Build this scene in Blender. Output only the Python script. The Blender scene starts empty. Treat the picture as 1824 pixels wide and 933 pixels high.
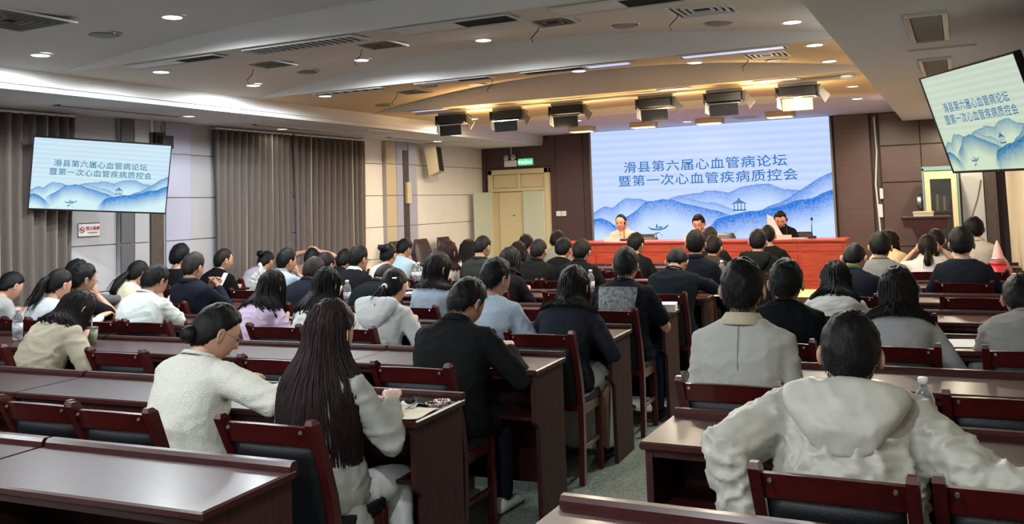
import bpy, bmesh, math, random
import numpy as np
from mathutils import Matrix, Vector
from mathutils.kdtree import KDTree

random.seed(7)
rng = np.random.default_rng(7)
S = bpy.context.scene
C = S.collection

# ------------------------------------------------------------------ camera, world, exposure
YAW, PITCH, ROLL, FOC, CY, EYE = math.radians(26.15), math.radians(4.03), math.radians(-1.886), 1620.0, 250.0, 1.58
cf = np.array([-math.sin(YAW) * math.cos(PITCH), math.cos(YAW) * math.cos(PITCH), math.sin(PITCH)])
cr = np.array([math.cos(YAW), math.sin(YAW), 0.0])
cu = np.cross(cr, cf)
cr, cu = math.cos(ROLL) * cr + math.sin(ROLL) * cu, -math.sin(ROLL) * cr + math.cos(ROLL) * cu
cd = bpy.data.cameras.new('camera')
cam = bpy.data.objects.new('camera', cd)
C.objects.link(cam)
cam.matrix_world = Matrix(((cr[0], cu[0], -cf[0], 0), (cr[1], cu[1], -cf[1], 0), (cr[2], cu[2], -cf[2], EYE), (0, 0, 0, 1)))
cd.sensor_fit = 'HORIZONTAL'
cd.sensor_width = 36
cd.lens = 36 * FOC / 1824
cd.shift_y = -(933 / 2 - CY) / 1824
cd.clip_start = 0.05
S.camera = cam
S.view_settings.view_transform = 'Standard'
S.view_settings.look = 'None'
S.view_settings.gamma = 1
S.view_settings.use_curve_mapping = False
S.view_settings.exposure = 0.0
S.cycles.max_bounces = 8
S.cycles.use_denoising = True
W = bpy.data.worlds.new('world')
S.world = W
W.use_nodes = True
W.node_tree.nodes['Background'].inputs[0].default_value = (0.5, 0.55, 0.6, 1)
W.node_tree.nodes['Background'].inputs[1].default_value = 0.15

DOWN_W, WARM_W, REAR_W = 130.0, 145.0, 205.0      # lamp powers


def ray(x, y):
    return cf + (x - 912) / FOC * cr - (y - CY) / FOC * cu


def atz(x, y, z):
    d = ray(x, y)
    return np.array([0, 0, EYE]) + d * (z - EYE) / d[2]


def aty(x, y, Y):
    d = ray(x, y)
    return np.array([0, 0, EYE]) + d * Y / d[1]


# ------------------------------------------------------------------ materials
def mat(name, col=(0.5, 0.5, 0.5), rough=0.5, metal=0.0, spec=0.5, coat=0.0, objcol=False, kind=None, scale=30, bump=0.0, amt=0.25,
        emit=None, estr=1.0, trans=0.0, stretch=None, alpha=1.0, sheen=0.0):
    m = bpy.data.materials.new(name)
    m.use_nodes = True
    nt = m.node_tree
    b = nt.nodes['Principled BSDF']
    b.inputs['Base Color'].default_value = (*col, 1)
    b.inputs['Roughness'].default_value = rough
    b.inputs['Metallic'].default_value = metal
    b.inputs['Specular IOR Level'].default_value = spec
    b.inputs['Coat Weight'].default_value = coat
    b.inputs['Coat Roughness'].default_value = 0.2
    b.inputs['Sheen Weight'].default_value = sheen
    b.inputs['Transmission Weight'].default_value = trans
    b.inputs['Alpha'].default_value = alpha
    if emit:
        b.inputs['Emission Color'].default_value = (*emit, 1)
        b.inputs['Emission Strength'].default_value = estr
    src = None
    if objcol:
        oi = nt.nodes.new('ShaderNodeObjectInfo')
        src = oi.outputs['Color']
        if name in ('skin', 'hair'):
            mm = nt.nodes.new('ShaderNodeMix')
            mm.data_type = 'RGBA'
            mm.blend_type = 'MULTIPLY'
            mm.inputs[0].default_value = 1
            mm.inputs[7].default_value = (*col, 1)
            nt.links.new(src, mm.inputs[6])
            src = mm.outputs[2]
        nt.links.new(src, b.inputs['Base Color'])
    if kind:
        tc = nt.nodes.new('ShaderNodeTexCoord')
        mp = nt.nodes.new('ShaderNodeMapping')
        if stretch:
            mp.inputs['Scale'].default_value = stretch
        nt.links.new(tc.outputs['Object'], mp.inputs['Vector'])
        if kind == 'noise':
            t = nt.nodes.new('ShaderNodeTexNoise')
            t.inputs['Scale'].default_value = scale
            t.inputs['Detail'].default_value = 5
            out = t.outputs['Fac']
        elif kind == 'voronoi':
            t = nt.nodes.new('ShaderNodeTexVoronoi')
            t.inputs['Scale'].default_value = scale
            s2 = nt.nodes.new('ShaderNodeSeparateColor')
            nt.links.new(t.outputs['Color'], s2.inputs[0])
            out = s2.outputs[0]
        nt.links.new(mp.outputs[0], t.inputs['Vector'])
        mx = nt.nodes.new('ShaderNodeMix')
        mx.data_type = 'RGBA'
        mx.blend_type = 'MULTIPLY'
        mx.inputs[0].default_value = 1.0
        rmp = nt.nodes.new('ShaderNodeMapRange')
        rmp.inputs[1].default_value = 0.25
        rmp.inputs[2].default_value = 0.75
        rmp.inputs[3].default_value = 1 - amt
        rmp.inputs[4].default_value = 1 + amt
        nt.links.new(out, rmp.inputs[0])
        if src:
            nt.links.new(src, mx.inputs[6])
        else:
            mx.inputs[6].default_value = (*col, 1)
        nt.links.new(rmp.outputs[0], mx.inputs[7])
        nt.links.new(mx.outputs[2], b.inputs['Base Color'])
        if bump:
            bp = nt.nodes.new('ShaderNodeBump')
            bp.inputs['Strength'].default_value = bump
            bp.inputs['Distance'].default_value = 0.01
            nt.links.new(out, bp.inputs['Height'])
            nt.links.new(bp.outputs[0], b.inputs['Normal'])
    return m


def lin(r, g, b):
    f = lambda c: (c / 255 / 12.92) if c / 255 <= 0.04045 else ((c / 255 + 0.055) / 1.055) ** 2.4
    return (f(r), f(g), f(b))


M = {
    'wood': mat('mahogany_lacquer', (0.036, 0.0065, 0.0065), 0.40, spec=.3, coat=0.16, kind='noise', scale=6, amt=0.45, stretch=(2, 14, 14), bump=0.02),
    'woodside': mat('mahogany_side', (0.040, 0.014, 0.013), 0.6, spec=.15, kind='noise', scale=6, amt=0.35, stretch=(10, 10, 1)),
    'woodred': mat('red_chair_lacquer', (0.052, 0.0045, 0.005), 0.38, spec=.35, coat=0.2, kind='noise', scale=6, amt=0.35, stretch=(3, 10, 3)),
    'leather': mat('black_leather', (0.004, 0.005, 0.007), 0.5, spec=.3, kind='noise', scale=160, bump=0.15, amt=0.2),
    'brownleather': mat('brown_leather', (0.045, 0.028, 0.024), 0.38, kind='noise', scale=60, bump=0.1, amt=0.2),
    'stagewood': mat('orange_red_wood', (0.50, 0.065, 0.025), 0.35, coat=0.4, kind='noise', scale=3, amt=0.35, stretch=(1, 6, 14)),
    'terrazzo': mat('terrazzo', (0.22, 0.26, 0.225), 0.35, kind='voronoi', scale=90, amt=0.30, coat=0.2),
    'wall_lit': mat('wall_board_painted_lit', (0.80, 0.74, 0.67), 0.6, kind='noise', scale=4, amt=0.03),  # same wall as 'wall', with the stage light put into a lighter, warmer colour
    'wall': mat('white_wall_board', (0.40, 0.39, 0.41), 0.6, kind='noise', scale=4, amt=0.03),
    'lav': mat('lavender_board', (0.38, 0.38, 0.48), 0.6),
    'greyboard': mat('grey_board', (0.10, 0.10, 0.108), 0.6),
    'beige': mat('beige_board', (0.55, 0.44, 0.28), 0.6),
    'brownstrip': mat('brown_wood_strip', (0.07, 0.05, 0.04), 0.5, kind='noise', scale=8, amt=0.4, stretch=(8, 8, 1)),
    'plum': mat('plum_wall', (0.070, 0.036, 0.042), 0.5, kind='noise', scale=5, amt=0.06),
    'brown': mat('brown_wall_board', (0.105, 0.058, 0.049), 0.33, coat=0.15, kind='noise', scale=2, amt=0.12, stretch=(1, 1, 8)),
    'ceil': mat('ceiling_paint', (0.80, 0.80, 0.79), 0.8, kind='noise', scale=3, amt=0.02),
    'ceil_warmlit': mat('ceiling_painted_faint_warm_light', (0.78, 0.72, 0.64), 0.8),  # faint warm spill from the stage end worked into this bay's tone
    'ceil_tanlit': mat('tan_ceiling_painted_warm_light', (0.80, 0.60, 0.36), 0.8),  # tan partly the bays' own paint, partly warm stage light coloured in
    'ceil_screenlit': mat('ceiling_painted_screen_glow', (0.78, 0.74, 0.82), 0.8),  # bluish screen glow on the front ceiling, put into its colour
    'soffit': mat('soffit_paint', (0.74, 0.73, 0.72), 0.75, kind='noise', scale=3, amt=0.02),
    'curtain': mat('taupe_curtain', (0.150, 0.122, 0.108), 0.8, kind='noise', scale=20, amt=0.15, stretch=(6, 6, 0.3), sheen=0.0),
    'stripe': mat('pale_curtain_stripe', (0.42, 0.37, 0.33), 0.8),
    'cream': mat('cream_paint', (0.62, 0.52, 0.32), 0.45, kind='noise', scale=3, amt=0.04),
    'palegreen': mat('pale_green_paint', (0.52, 0.55, 0.44), 0.4),
    'teal': mat('teal_paint', (0.14, 0.26, 0.25), 0.4),
    'white': mat('white_plastic', (0.75, 0.75, 0.75), 0.4),
    'paper': mat('paper', (0.75, 0.74, 0.72), 0.7, kind='noise', scale=40, amt=0.05),
    'black': mat('black_plastic', (0.008, 0.008, 0.009), 0.35),
    'metal': mat('grey_metal', (0.35, 0.35, 0.36), 0.35, metal=0.9),
    'chrome': mat('chrome', (0.8, 0.8, 0.8), 0.12, metal=1.0),
    'greymetal': mat('matt_grey_metal', (0.17, 0.16, 0.13), 0.5),
    'red': mat('red_plastic', (0.45, 0.03, 0.04), 0.35),
    'redwire': mat('red_wire', (0.25, 0.02, 0.03), 0.5),
    'pink': mat('pink_card', (0.75, 0.42, 0.40), 0.6),
    'clear': mat('clear_plastic', (0.95, 0.97, 1.0), 0.08, trans=0.9, spec=0.6),
    'glass': mat('cabinet_glass', (0.05, 0.05, 0.05), 0.06, alpha=0.45),
    'lens': mat('eyeglass_lens', (0.9, 0.9, 0.95), 0.05, trans=1.0, alpha=0.35),
    'tea': mat('milky_green_tea', (0.30, 0.36, 0.24), 0.4),
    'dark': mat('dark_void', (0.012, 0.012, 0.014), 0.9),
    'skin': mat('skin', (0.44, 0.25, 0.17), 0.5, kind='noise', scale=25, amt=0.08, objcol=True),
    'lips': mat('lips', (0.32, 0.10, 0.09), 0.45),
    'eye': mat('eye', (0.02, 0.012, 0.01), 0.2),
    'hair': mat('hair', (0.0040, 0.0034, 0.0038), 0.55, spec=.16, objcol=True, kind='noise', scale=55, amt=0.5, stretch=(1, 1, 0.2), bump=0.35),
    'fabric': mat('fabric', (0.5, 0.5, 0.5), 0.85, objcol=True, kind='noise', scale=110, amt=0.07, bump=0.12, spec=.05),
    'gauze': mat('textured_blouse_cloth', (0.5, 0.5, 0.5), 0.85, objcol=True, kind='noise', scale=170, amt=0.14, bump=0.6, spec=.05),
    'nylon': mat('nylon_jacket_cloth', (0.5, 0.5, 0.5), 0.5, objcol=True, kind='noise', scale=14, amt=0.06, bump=0.35),
    'print': mat('grey_print', (0.16, 0.17, 0.18), 0.7, kind='noise', scale=50, amt=0.8),
    'glow': mat('downlight_glow', (1, 1, 1), emit=(1.0, 0.97, 0.90), estr=9),
    'glowdim': mat('dim_downlight_glow', (1, 1, 1), emit=(1.0, 0.86, 0.62), estr=1.6),
    'panelglow': mat('tube_light_glow', (1, 1, 1), emit=(0.45, 0.55, 1.0), estr=.9),
    'warmglow': mat('flood_glow', (1, 1, 1), emit=(1.0, 0.80, 0.42), estr=1.5),
    'greenglow': mat('exit_sign_green', (0, 0.3, 0.1), emit=(0.02, 0.75, 0.20), estr=1.2),
    'whiteglow': mat('exit_sign_white', (1, 1, 1), emit=(0.8, 1.0, 0.85), estr=1.6),
    'stepglow': mat('stage_step_light', (1, 0.8, 0.4), emit=(1.0, 0.66, 0.22), estr=0.9),
    'phoneglow': mat('phone_screen', (1, 1, 1), emit=(0.85, 0.88, 1.0), estr=1.0),
    'signred': mat('sign_red', (0.45, 0.03, 0.05), 0.5),
    'silver': mat('silver_trim', (0.5, 0.5, 0.5), 0.25, metal=1.0),
}


# ------------------------------------------------------------------ object helpers
def link(name, me, m=None, parent=None, smooth=False, color=None):
    o = bpy.data.objects.new(name, me)
    C.objects.link(o)
    if m is not None:
        me.materials.append(M[m] if isinstance(m, str) else m)
    if smooth:
        me.polygons.foreach_set('use_smooth', [True] * len(me.polygons))
    if parent is not None:
        o.parent = parent
    if color is not None:
        o.color = (*color, 1)
    return o


def mesh(name, V, F):
    me = bpy.data.meshes.new(name)
    me.from_pydata([tuple(map(float, v)) for v in V], [], [tuple(f) for f in F])
    me.update()
    return me


def empty(name, label, cat, loc=(0, 0, 0), rz=0.0, group=None):
    o = bpy.data.objects.new(name, None)
    C.objects.link(o)
    o.location = loc
    o.rotation_euler = (0, 0, rz)
    o.empty_display_size = 0.1
    tag(o, label, cat, group)
    return o


def tag(o, label, cat, group=None):
    o['label'] = label
    o['category'] = cat
    if group:
        o['group'] = group
    return o


def struct(o):
    o['kind'] = 'structure'
    return o


class G:
    """collects vertices and faces"""

    def __init__(s):
        s.V, s.F = [], []

    def add(s, V, F):
        n = len(s.V)
        s.V += [tuple(v) for v in V]
        s.F += [tuple(i + n for i in f) for f in F]
        return s

    def box(s, x0, x1, y0, y1, z0, z1, c=0.0):
        if c <= 0:
            V = [(x, y, z) for z in (z0, z1) for y in (y0, y1) for x in (x0, x1)]
            F = [(0, 2, 3, 1), (4, 5, 7, 6), (0, 1, 5, 4), (2, 6, 7, 3), (0, 4, 6, 2), (1, 3, 7, 5)]
            return s.add(V, F)
        bm = bmesh.new()
        bmesh.ops.create_cube(bm, size=1)
        for v in bm.verts:
            v.co = Vector((x0 + (v.co.x + .5) * (x1 - x0), y0 + (v.co.y + .5) * (y1 - y0), z0 + (v.co.z + .5) * (z1 - z0)))
        bmesh.ops.bevel(bm, geom=bm.edges[:], offset=c, segments=1, affect='EDGES', profile=0.5)
        bm.verts.index_update()
        s.add([v.co[:] for v in bm.verts], [[v.index for v in f.verts] for f in bm.faces])
        bm.free()
        return s

    def tube(s, pts, r, n=8, close=True):
        pts = [np.array(p, float) for p in pts]
        rr = r if hasattr(r, '__len__') else [r] * len(pts)
        secs = []
        for i, p in enumerate(pts):
            t = pts[min(i + 1, len(pts) - 1)] - pts[max(i - 1, 0)]
            t = t / (np.linalg.norm(t) + 1e-9)
            a = np.cross(t, (0, 0, 1.0)) if abs(t[2]) < 0.9 else np.cross(t, (0, 1.0, 0))
            a /= np.linalg.norm(a)
            b = np.cross(t, a)
            secs.append([p + rr[i] * (math.cos(k * 2 * math.pi / n) * a + math.sin(k * 2 * math.pi / n) * b) for k in range(n)])
        V = [v for q in secs for v in q]
        F = [(i * n + k, i * n + (k + 1) % n, (i + 1) * n + (k + 1) % n, (i + 1) * n + k) for i in range(len(pts) - 1) for k in range(n)]
        if close:
            F += [tuple(range(n))[::-1], tuple((len(pts) - 1) * n + k for k in range(n))]
        return s.add(V, F)

    def prism(s, poly, axis, a0, a1):
        """extrude 2-D polygon along axis ('x' poly=(y,z); 'y' poly=(x,z); 'z' poly=(x,y))"""
        f = {'x': lambda p, a: (a, p[0], p[1]), 'y': lambda p, a: (p[0], a, p[1]), 'z': lambda p, a: (p[0], p[1], a)}[axis]
        n = len(poly)
        V = [f(p, a0) for p in poly] + [f(p, a1) for p in poly]
        F = [tuple(range(n)), tuple(range(2 * n - 1, n - 1, -1))] + [(i, i + n, (i + 1) % n + n, (i + 1) % n) for i in range(n)]
        return s.add(V, F)

    def lathe(s, prof, c=(0, 0, 0), n=20):
        V = [(c[0] + r * math.cos(k * 2 * math.pi / n), c[1] + r * math.sin(k * 2 * math.pi / n), c[2] + z) for r, z in prof for k in range(n)]
        F = [(i * n + k, i * n + (k + 1) % n, (i + 1) * n + (k + 1) % n, (i + 1) * n + k) for i in range(len(prof) - 1) for k in range(n)]
        F += [tuple(range(n))[::-1], tuple((len(prof) - 1) * n + k for k in range(n))]
        return s.add(V, F)

    def mesh(s, name='mesh'):
        me = mesh(name, s.V, s.F)
        bm = bmesh.new()
        bm.from_mesh(me)
        bmesh.ops.recalc_face_normals(bm, faces=bm.faces[:])
        bm.to_mesh(me)
        bm.free()
        return me

    def obj(s, name, m, parent=None, smooth=False, color=None):
        return link(name, s.mesh(name), m, parent, smooth, color)


def bx(name, m, x0, x1, y0, y1, z0, z1, c=0.0, parent=None):
    return G().box(x0, x1, y0, y1, z0, z1, c).obj(name, m, parent)


def copy_tree(o, parent=None):
    c = o.copy()
    C.objects.link(c)
    if parent is not None:
        c.parent = parent
    for ch in list(KIDS.get(o.name, ())):
        k = copy_tree(ch, c)
        KIDS.setdefault(c.name, []).append(k)
    return c


KIDS = {}


def register(root):
    """remember children by name so copies are cheap"""
    byp = {}
    for o in C.objects:
        if o.parent:
            byp.setdefault(o.parent.name, []).append(o)

    def walk(o):
        KIDS[o.name] = byp.get(o.name, [])
        for k in KIDS[o.name]:
            walk(k)
    walk(root)


def text_mesh(s_, size, off, m, parent, loc, name='lettering', spacing=1.0, fit=None):
    c = bpy.data.curves.new('txt', 'FONT')
    c.body = s_
    c.size = size
    c.align_x = c.align_y = 'CENTER'
    c.offset = off
    c.resolution_u = 3
    c.space_character = spacing
    t = bpy.data.objects.new('txt', c)
    C.objects.link(t)
    bpy.context.view_layer.update()
    me = bpy.data.meshes.new_from_object(t.evaluated_get(bpy.context.evaluated_depsgraph_get()))
    bpy.data.objects.remove(t)
    v = np.empty(len(me.vertices) * 3, np.float32)
    me.vertices.foreach_get('co', v)
    v = v.reshape(-1, 3)
    lo, hi = v.min(0), v.max(0)
    v = v - (lo + hi) / 2
    if fit:
        v[:, 0] *= fit[0] / (hi[0] - lo[0])
        v[:, 1] *= fit[1] / (hi[1] - lo[1])
    v = np.stack([v[:, 0], v[:, 2] * 0, v[:, 1]], 1)
    me.vertices.foreach_set('co', v.astype(np.float32).ravel())
    me.materials.clear()
    o = link(name, me, m, parent)
    o.location = loc
    return o


# ------------------------------------------------------------------ room shell
XL, XR, YB, YR = -8.0, 0.6, 15.0, -3.0
Z0, ZS = 2.80, 2.63                       # main ceiling, side soffits
XF, XG = -6.75, -0.72                     # edges of the soffits

struct(bx('floor', 'terrazzo', XL - .2, XR + .2, YR - .2, YB + .2, -.1, 0))
wl = struct(bx('wall_left', 'wall', XL - .2, XL - .025, YR, YB, 0, 3.2))
wr = struct(bx('wall_right', 'wall', XR + .02, XR + .2, YR, YB, 0, 3.2))
struct(bx('wall_rear', 'wall', XL - .2, XR + .2, YR - .2, YR, 0, 3.2))
wb = struct(bx('wall_front', 'plum', XL - .2, XR + .2, YB, YB + .2, 0, 3.2))

# boards of the left wall, recessed joints
zj = [0.0, 0.82, 1.30, 1.78, 2.27, 2.80]


def boards(parent, x, ylist, m, thick=.025, xs=1):
    for y0, y1 in ylist:
        for z0, z1 in zip(zj[:-1], zj[1:]):
            bx('panel', m, min(x, x - xs * thick), max(x, x - xs * thick), y0 + .004, y1 - .004, z0 + .005, z1 - .005, .003, parent)


boards(wl, XL, [(-3, -1), (-1, 1), (1, 3), (3, 5), (5, 6.78)], 'wall')
boards(wl, XL, [(7.75, 9.9)], 'wall')
boards(wl, XL, [(9.9, 11.72), (12.6, 15.0)], 'wall_lit')
# the two columns on the left wall with their strips
for cy, key in ((6.78, 0), (11.72, 1)):
    col = struct(bx('trim_%d' % (key + 1), 'wall', XL - .02, XL + .05, cy, cy + (.97 if not key else .88), 0, ZS))
    if not key:
        strips = [(6.78, 6.95, 'greyboard'), (6.955, 7.15, 'wall'), (7.38, 7.75, 'lav')]
    else:
        strips = [(11.72, 12.0, 'beige'), (12.005, 12.19, 'lav'), (12.36, 12.6, 'lav')]
    for y0, y1, m in strips:
        for z0, z1 in zip(zj[:-1], zj[1:]):
            bx('panel', m, XL + .05, XL + .07, y0 + .003, y1 - .003, z0 + .005, min(z1, ZS) - .005, .003, col)
    y0, y1 = ((7.17, 7.35) if not key else (12.2, 12.35))
    bx('strip', 'brownstrip', XL + .05, XL + .075, y0, y1, 0.02, 2.5, .004, col)
# right wall boards
boards(wr, XR + .02, [(-3, 0), (0, 3), (3, 6), (6, 9), (9, 12), (12, 15)], 'wall', xs=1)
# right wall column which carries the television
struct(bx('trim_3', 'brown', XR - .10, XR, 5.95, 6.5, 0, ZS))
struct(bx('trim_4', 'brownstrip', .30, .45, 14.7, 15.0, 0, ZS))

# front wall boards
for x0, x1 in ((-6.5, -5.98),):
    bx('panel', 'plum', x0, x1, YB - .02, YB, .01, 2.79, .004, wb)
bx('panel', 'plum', -8.0, -7.92, YB - .02, YB, .01, 2.79, .004, wb)
bx('panel', 'plum', -7.9, -6.52, YB - .02, YB, 2.26, 2.79, .004, wb)
for z0, z1 in ((.01, 2.795),):
    bx('panel', 'brown', -1.74, -1.22, YB - .06, YB, z0, z1, .006, wb)
bx('post', 'brownstrip', -1.20, -1.10, YB - .03, YB, .01, 2.79, .004, wb)
for z0, z1 in ((.01, .75), (.76, 1.72), (1.73, 2.28), (2.29, 2.79)):
    for x0, x1 in ((-1.08, -.52), (-.51, .28)):
        bx('panel', 'brown', x0, x1, YB - .03, YB, z0, z1, .005, wb)
bx('panel', 'white', -.0, .29, YB - .12, YB - .03, .05, 1.86, .006, wb)

# ceilings: arched bays which step down
EDGES = [(2.7, 5.1, .20), (5.1, 7.5, .28), (7.5, 9.65, .28), (9.65, 12.2, .12)]
XA, XB = -6.75, -.50


def arch(x, a):
    t = (x - (XA + XB) / 2) / ((XB - XA) / 2)
    return a * max(0.0, 1 - t * t) ** 1.1


def ceil_z(x, y):
    if x < XF or x > XG:
        return ZS
    for y0, y1, a in EDGES:
        if y0 <= y < y1:
            return Z0 + arch(x, a) * ((y - y0) / (y1 - y0)) ** 1.3
    return Z0


def on_ceiling(px, py):
    z = Z0
    for _ in range(12):
        p = atz(px, py, z)
        z = z * .4 + .6 * ceil_z(p[0], p[1])
    p = atz(px, py, z)
    return np.array([p[0], p[1], ceil_z(p[0], p[1])])


CEILM = ['ceil', 'ceil_warmlit', 'ceil_tanlit', 'ceil_tanlit']
for y0, y1, a in EDGES:
    nx, ny = 40, 8
    V, F = [], []
    for j in range(ny + 1):
        t = j / ny
        for i in range(nx + 1):
            x = XA + (XB - XA) * i / nx
            V.append((x, y0 + (y1 - y0) * t, Z0 + arch(x, a) * t ** 1.3))
    for j in range(ny):
        for i in range(nx):
            k = j * (nx + 1) + i
            F.append((k, k + nx + 1, k + nx + 2, k + 1))
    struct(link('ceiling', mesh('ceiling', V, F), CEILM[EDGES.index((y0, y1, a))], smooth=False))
    V = [(XA + (XB - XA) * i / nx, y1 + .001, Z0 + q * arch(XA + (XB - XA) * i / nx, a)) for q in (1, 0) for i in range(nx + 1)]
    F = [(i, i + 1, nx + 2 + i, nx + 1 + i) for i in range(nx)]
    struct(link('trim_9', mesh('trim', V, F), 'ceil'))                # riser back down at the far edge
struct(bx('ceiling', 'ceil_screenlit', XL, XR, 12.2, YB, Z0, Z0 + .05))
struct(bx('ceiling', 'ceil', XL, XR, YR, 2.7, Z0, Z0 + .05))
struct(bx('ceiling', 'ceil', XL - .1, XR + .1, YR, YB + .1, 3.15, 3.2))
struct(bx('trim_5', 'soffit', XL, XF, YR, YB, ZS, Z0 + .02))
struct(bx('trim_6', 'soffit', XG, XR + .02, YR, YB - .35, ZS, Z0 + .30))
struct(bx('trim_7', 'soffit', XF, XF + .02, YR, YB, ZS + .045, Z0 + .01))
struct(bx('baseboard_left', 'brownstrip', XL, XL + .012, YR, YB, 0, .1))

# ------------------------------------------------------------------ ceiling fittings


def lampdata(name, kind, energy, col, size=.1, spot=3.1, blend=.35):
    d = bpy.data.lights.new(name, kind)
    d.energy = energy
    d.color = col
    if kind == 'SPOT':
        d.spot_size = spot
        d.spot_blend = blend
        d.shadow_soft_size = size
    else:
        d.shape = 'DISK'
        d.size = size
    return d


ring_me = G()
n = 24
prof = [(.062, 0), (.085, 0), (.088, -.006), (.064, -.010)]
V = [(r * math.cos(k * 2 * math.pi / n), r * math.sin(k * 2 * math.pi / n), z) for r, z in prof for k in range(n)]
F = [(i * n + k, i * n + (k + 1) % n, ((i + 1) % 4) * n + (k + 1) % n, ((i + 1) % 4) * n + k) for i in range(4) for k in range(n)]
ring_me = mesh('rim', V, F)
disc_me = G().lathe([(.063, -.004), (.060, -.008)], n=24).mesh('diffuser')
ring_me.materials.append(M['white'])
disc_g, disc_d = disc_me, disc_me.copy()
disc_g.materials.append(M['glow'])
disc_d.materials.append(M['glowdim'])
LD = lampdata('downlight', 'SPOT', DOWN_W, (.90, .97, 1.0), .05)
LDIM = lampdata('dim_downlight', 'SPOT', 6.0, (1.0, .9, .75), .05)
LWM = lampdata('warm_downlight', 'SPOT', WARM_W, (1.0, .86, .64), .05)
LRR = lampdata('rear_downlight', 'SPOT', REAR_W, (.92, .97, 1.0), .08)


def downlight(p, label, lit=2, data=None, group=None):
    e = empty('downlight', label, 'ceiling light', tuple(p), group=group)
    o = bpy.data.objects.new('rim', ring_me)
    C.objects.link(o)
    o.parent = e
    o = bpy.data.objects.new('diffuser', disc_g if lit == 2 else disc_d)
    C.objects.link(o)
    o.parent = e
    if lit:
        l = bpy.data.objects.new('downlight_lamp', data or LD)
        C.objects.link(l)
        l.location = (p[0], p[1], p[2] - .02)
    return e


DL = [((72, 97), 2, 'bright round downlight nearest the left soffit at the top left', 0),
      ((307, 29), 2, 'bright round downlight high at the top, before the first curved ceiling step', 0),
      ((287, 127), 2, 'bright downlight just behind the short ceiling trough on the left', 0),
      ((451, 151), 2, 'bright downlight below the small ceiling vent with a red wire, left side', 0),
      ((644, 106), 2, 'bright downlight just below the ceiling vent near the long ribbed trough', 0),
      ((861, 71), 2, 'bright downlight in the middle of the second ceiling bay', 0),
      ((579, 170), 2, 'bright downlight at the left end of the third ceiling bay', 0),
      ((1031, 126), 2, 'downlight in the middle of the third ceiling bay above the stage lamps', 1),
      ((1239, 111), 2, 'downlight in the third bay above the stage lamps, right of the middle', 1),
      ((1411, 38), 2, 'downlight of the second bay beside the right soffit', 0),
      ((1451, 79), 2, 'downlight beside the right soffit, second from the near end', 1),
      ((1477, 108), 2, 'downlight beside the right soffit, third from the near end', 1),
      ((1028, 214), 2, 'downlight over the door side of the screen, behind the third stage lamp', 1),
      ((1178, 202), 2, 'downlight just in front of the big screen below the fourth stage lamp', 1),
      ((1224, 216), 2, 'downlight directly over the top edge of the big screen', 1),
      ((1527, 175), 2, 'downlight by the right end of the big screen ceiling', 1),
      ((1508, 134), 1, 'dim small downlight beside the right soffit above the warm stage lamp', 0),
      ((1519, 153), 1, 'dim small downlight beside the right soffit, farther towards the stage', 0),
      ((843, 211), 2, 'downlight peeping out behind the first stage lamp', 1),
      ((336, 206), 1, 'dim small downlight in the left soffit above the left television', 0),
      ((503, 229), 1, 'dim small downlight in the left soffit above the long curtain', 0),
      ((779, 251), 2, 'small downlight in the left soffit above the white wall by the door', 1)]
for (px, py), lit, lab, warm in DL:
    p = on_ceiling(px, py)
    if py > 205 and px < 800:
        p = atz(px, py, ZS)
    d = downlight(p, lab, lit, LDIM if lit == 1 or px == 779 else LWM if warm else LD)
for x in (-5.8, -3.4, -1.1):
    for y in (1.0, -1.2):
        downlight((x, y, Z0), 'bright downlight in the ceiling over the back of the hall', 2, LRR, 'downlights over the back rows')
downlight((-.15, 13.45, ZS), 'added unseen downlight in the right soffit behind the right television', 2, LWM)  # added lamp, out of sight, to brighten the white panel in the corner
for x in (-7.4,):
    for y in (1.5, 4.0):
        downlight((x, y, ZS), 'downlight in the left soffit over the back rows', 1, LDIM, 'downlights in the left soffit at the back')
# added warm uplights without fixtures, brightening the last ceiling bays
for x in (-5.4, -4.2, -3.0, -1.8):
    l = bpy.data.objects.new('cove_lamp', lampdata('cove_lamp', 'AREA', 24.0, (1.0, .70, .34), .5))
    C.objects.link(l)
    l.location = (x, 10.1, 2.45)
    l.rotation_euler = (math.pi, 0, 0)

# unlit ceiling speakers
for px, py, lab in ((185, 61, 'round grey ceiling speaker at the top left'), (547, 127, 'round ceiling speaker in the second bay, left of the middle'),
                    (1280, 40, 'round ceiling speaker below the louvred vent at the top right'), (1113, 44, 'small round ceiling speaker in the middle of the second bay'),
                    (682, 187, 'small round ceiling speaker at the left tip of the third bay'), (850, 150, 'round ceiling speaker in the third bay'),
                    (1385, 106, 'round ceiling speaker below the vent of the third bay'), (764, 152, 'round ceiling speaker beside the small vent of the third bay')):
    p = on_ceiling(px, py)
    e = empty('ceiling_speaker', lab, 'speaker', tuple(p))
    G().lathe([(.105, 0), (.105, -.006), (.095, -.012), (.02, -.014)], n=28).obj('grille', 'greymetal', e)
    G().lathe([(.118, 0), (.118, -.004), (.106, -.004)], n=28).obj('rim', 'soffit', e)
    for sx in (-.11, .11):
        G().lathe([(.006, -.004), (.004, -.012)], (sx, 0, 0), 8).obj('screw', 'chrome', e)


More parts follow.
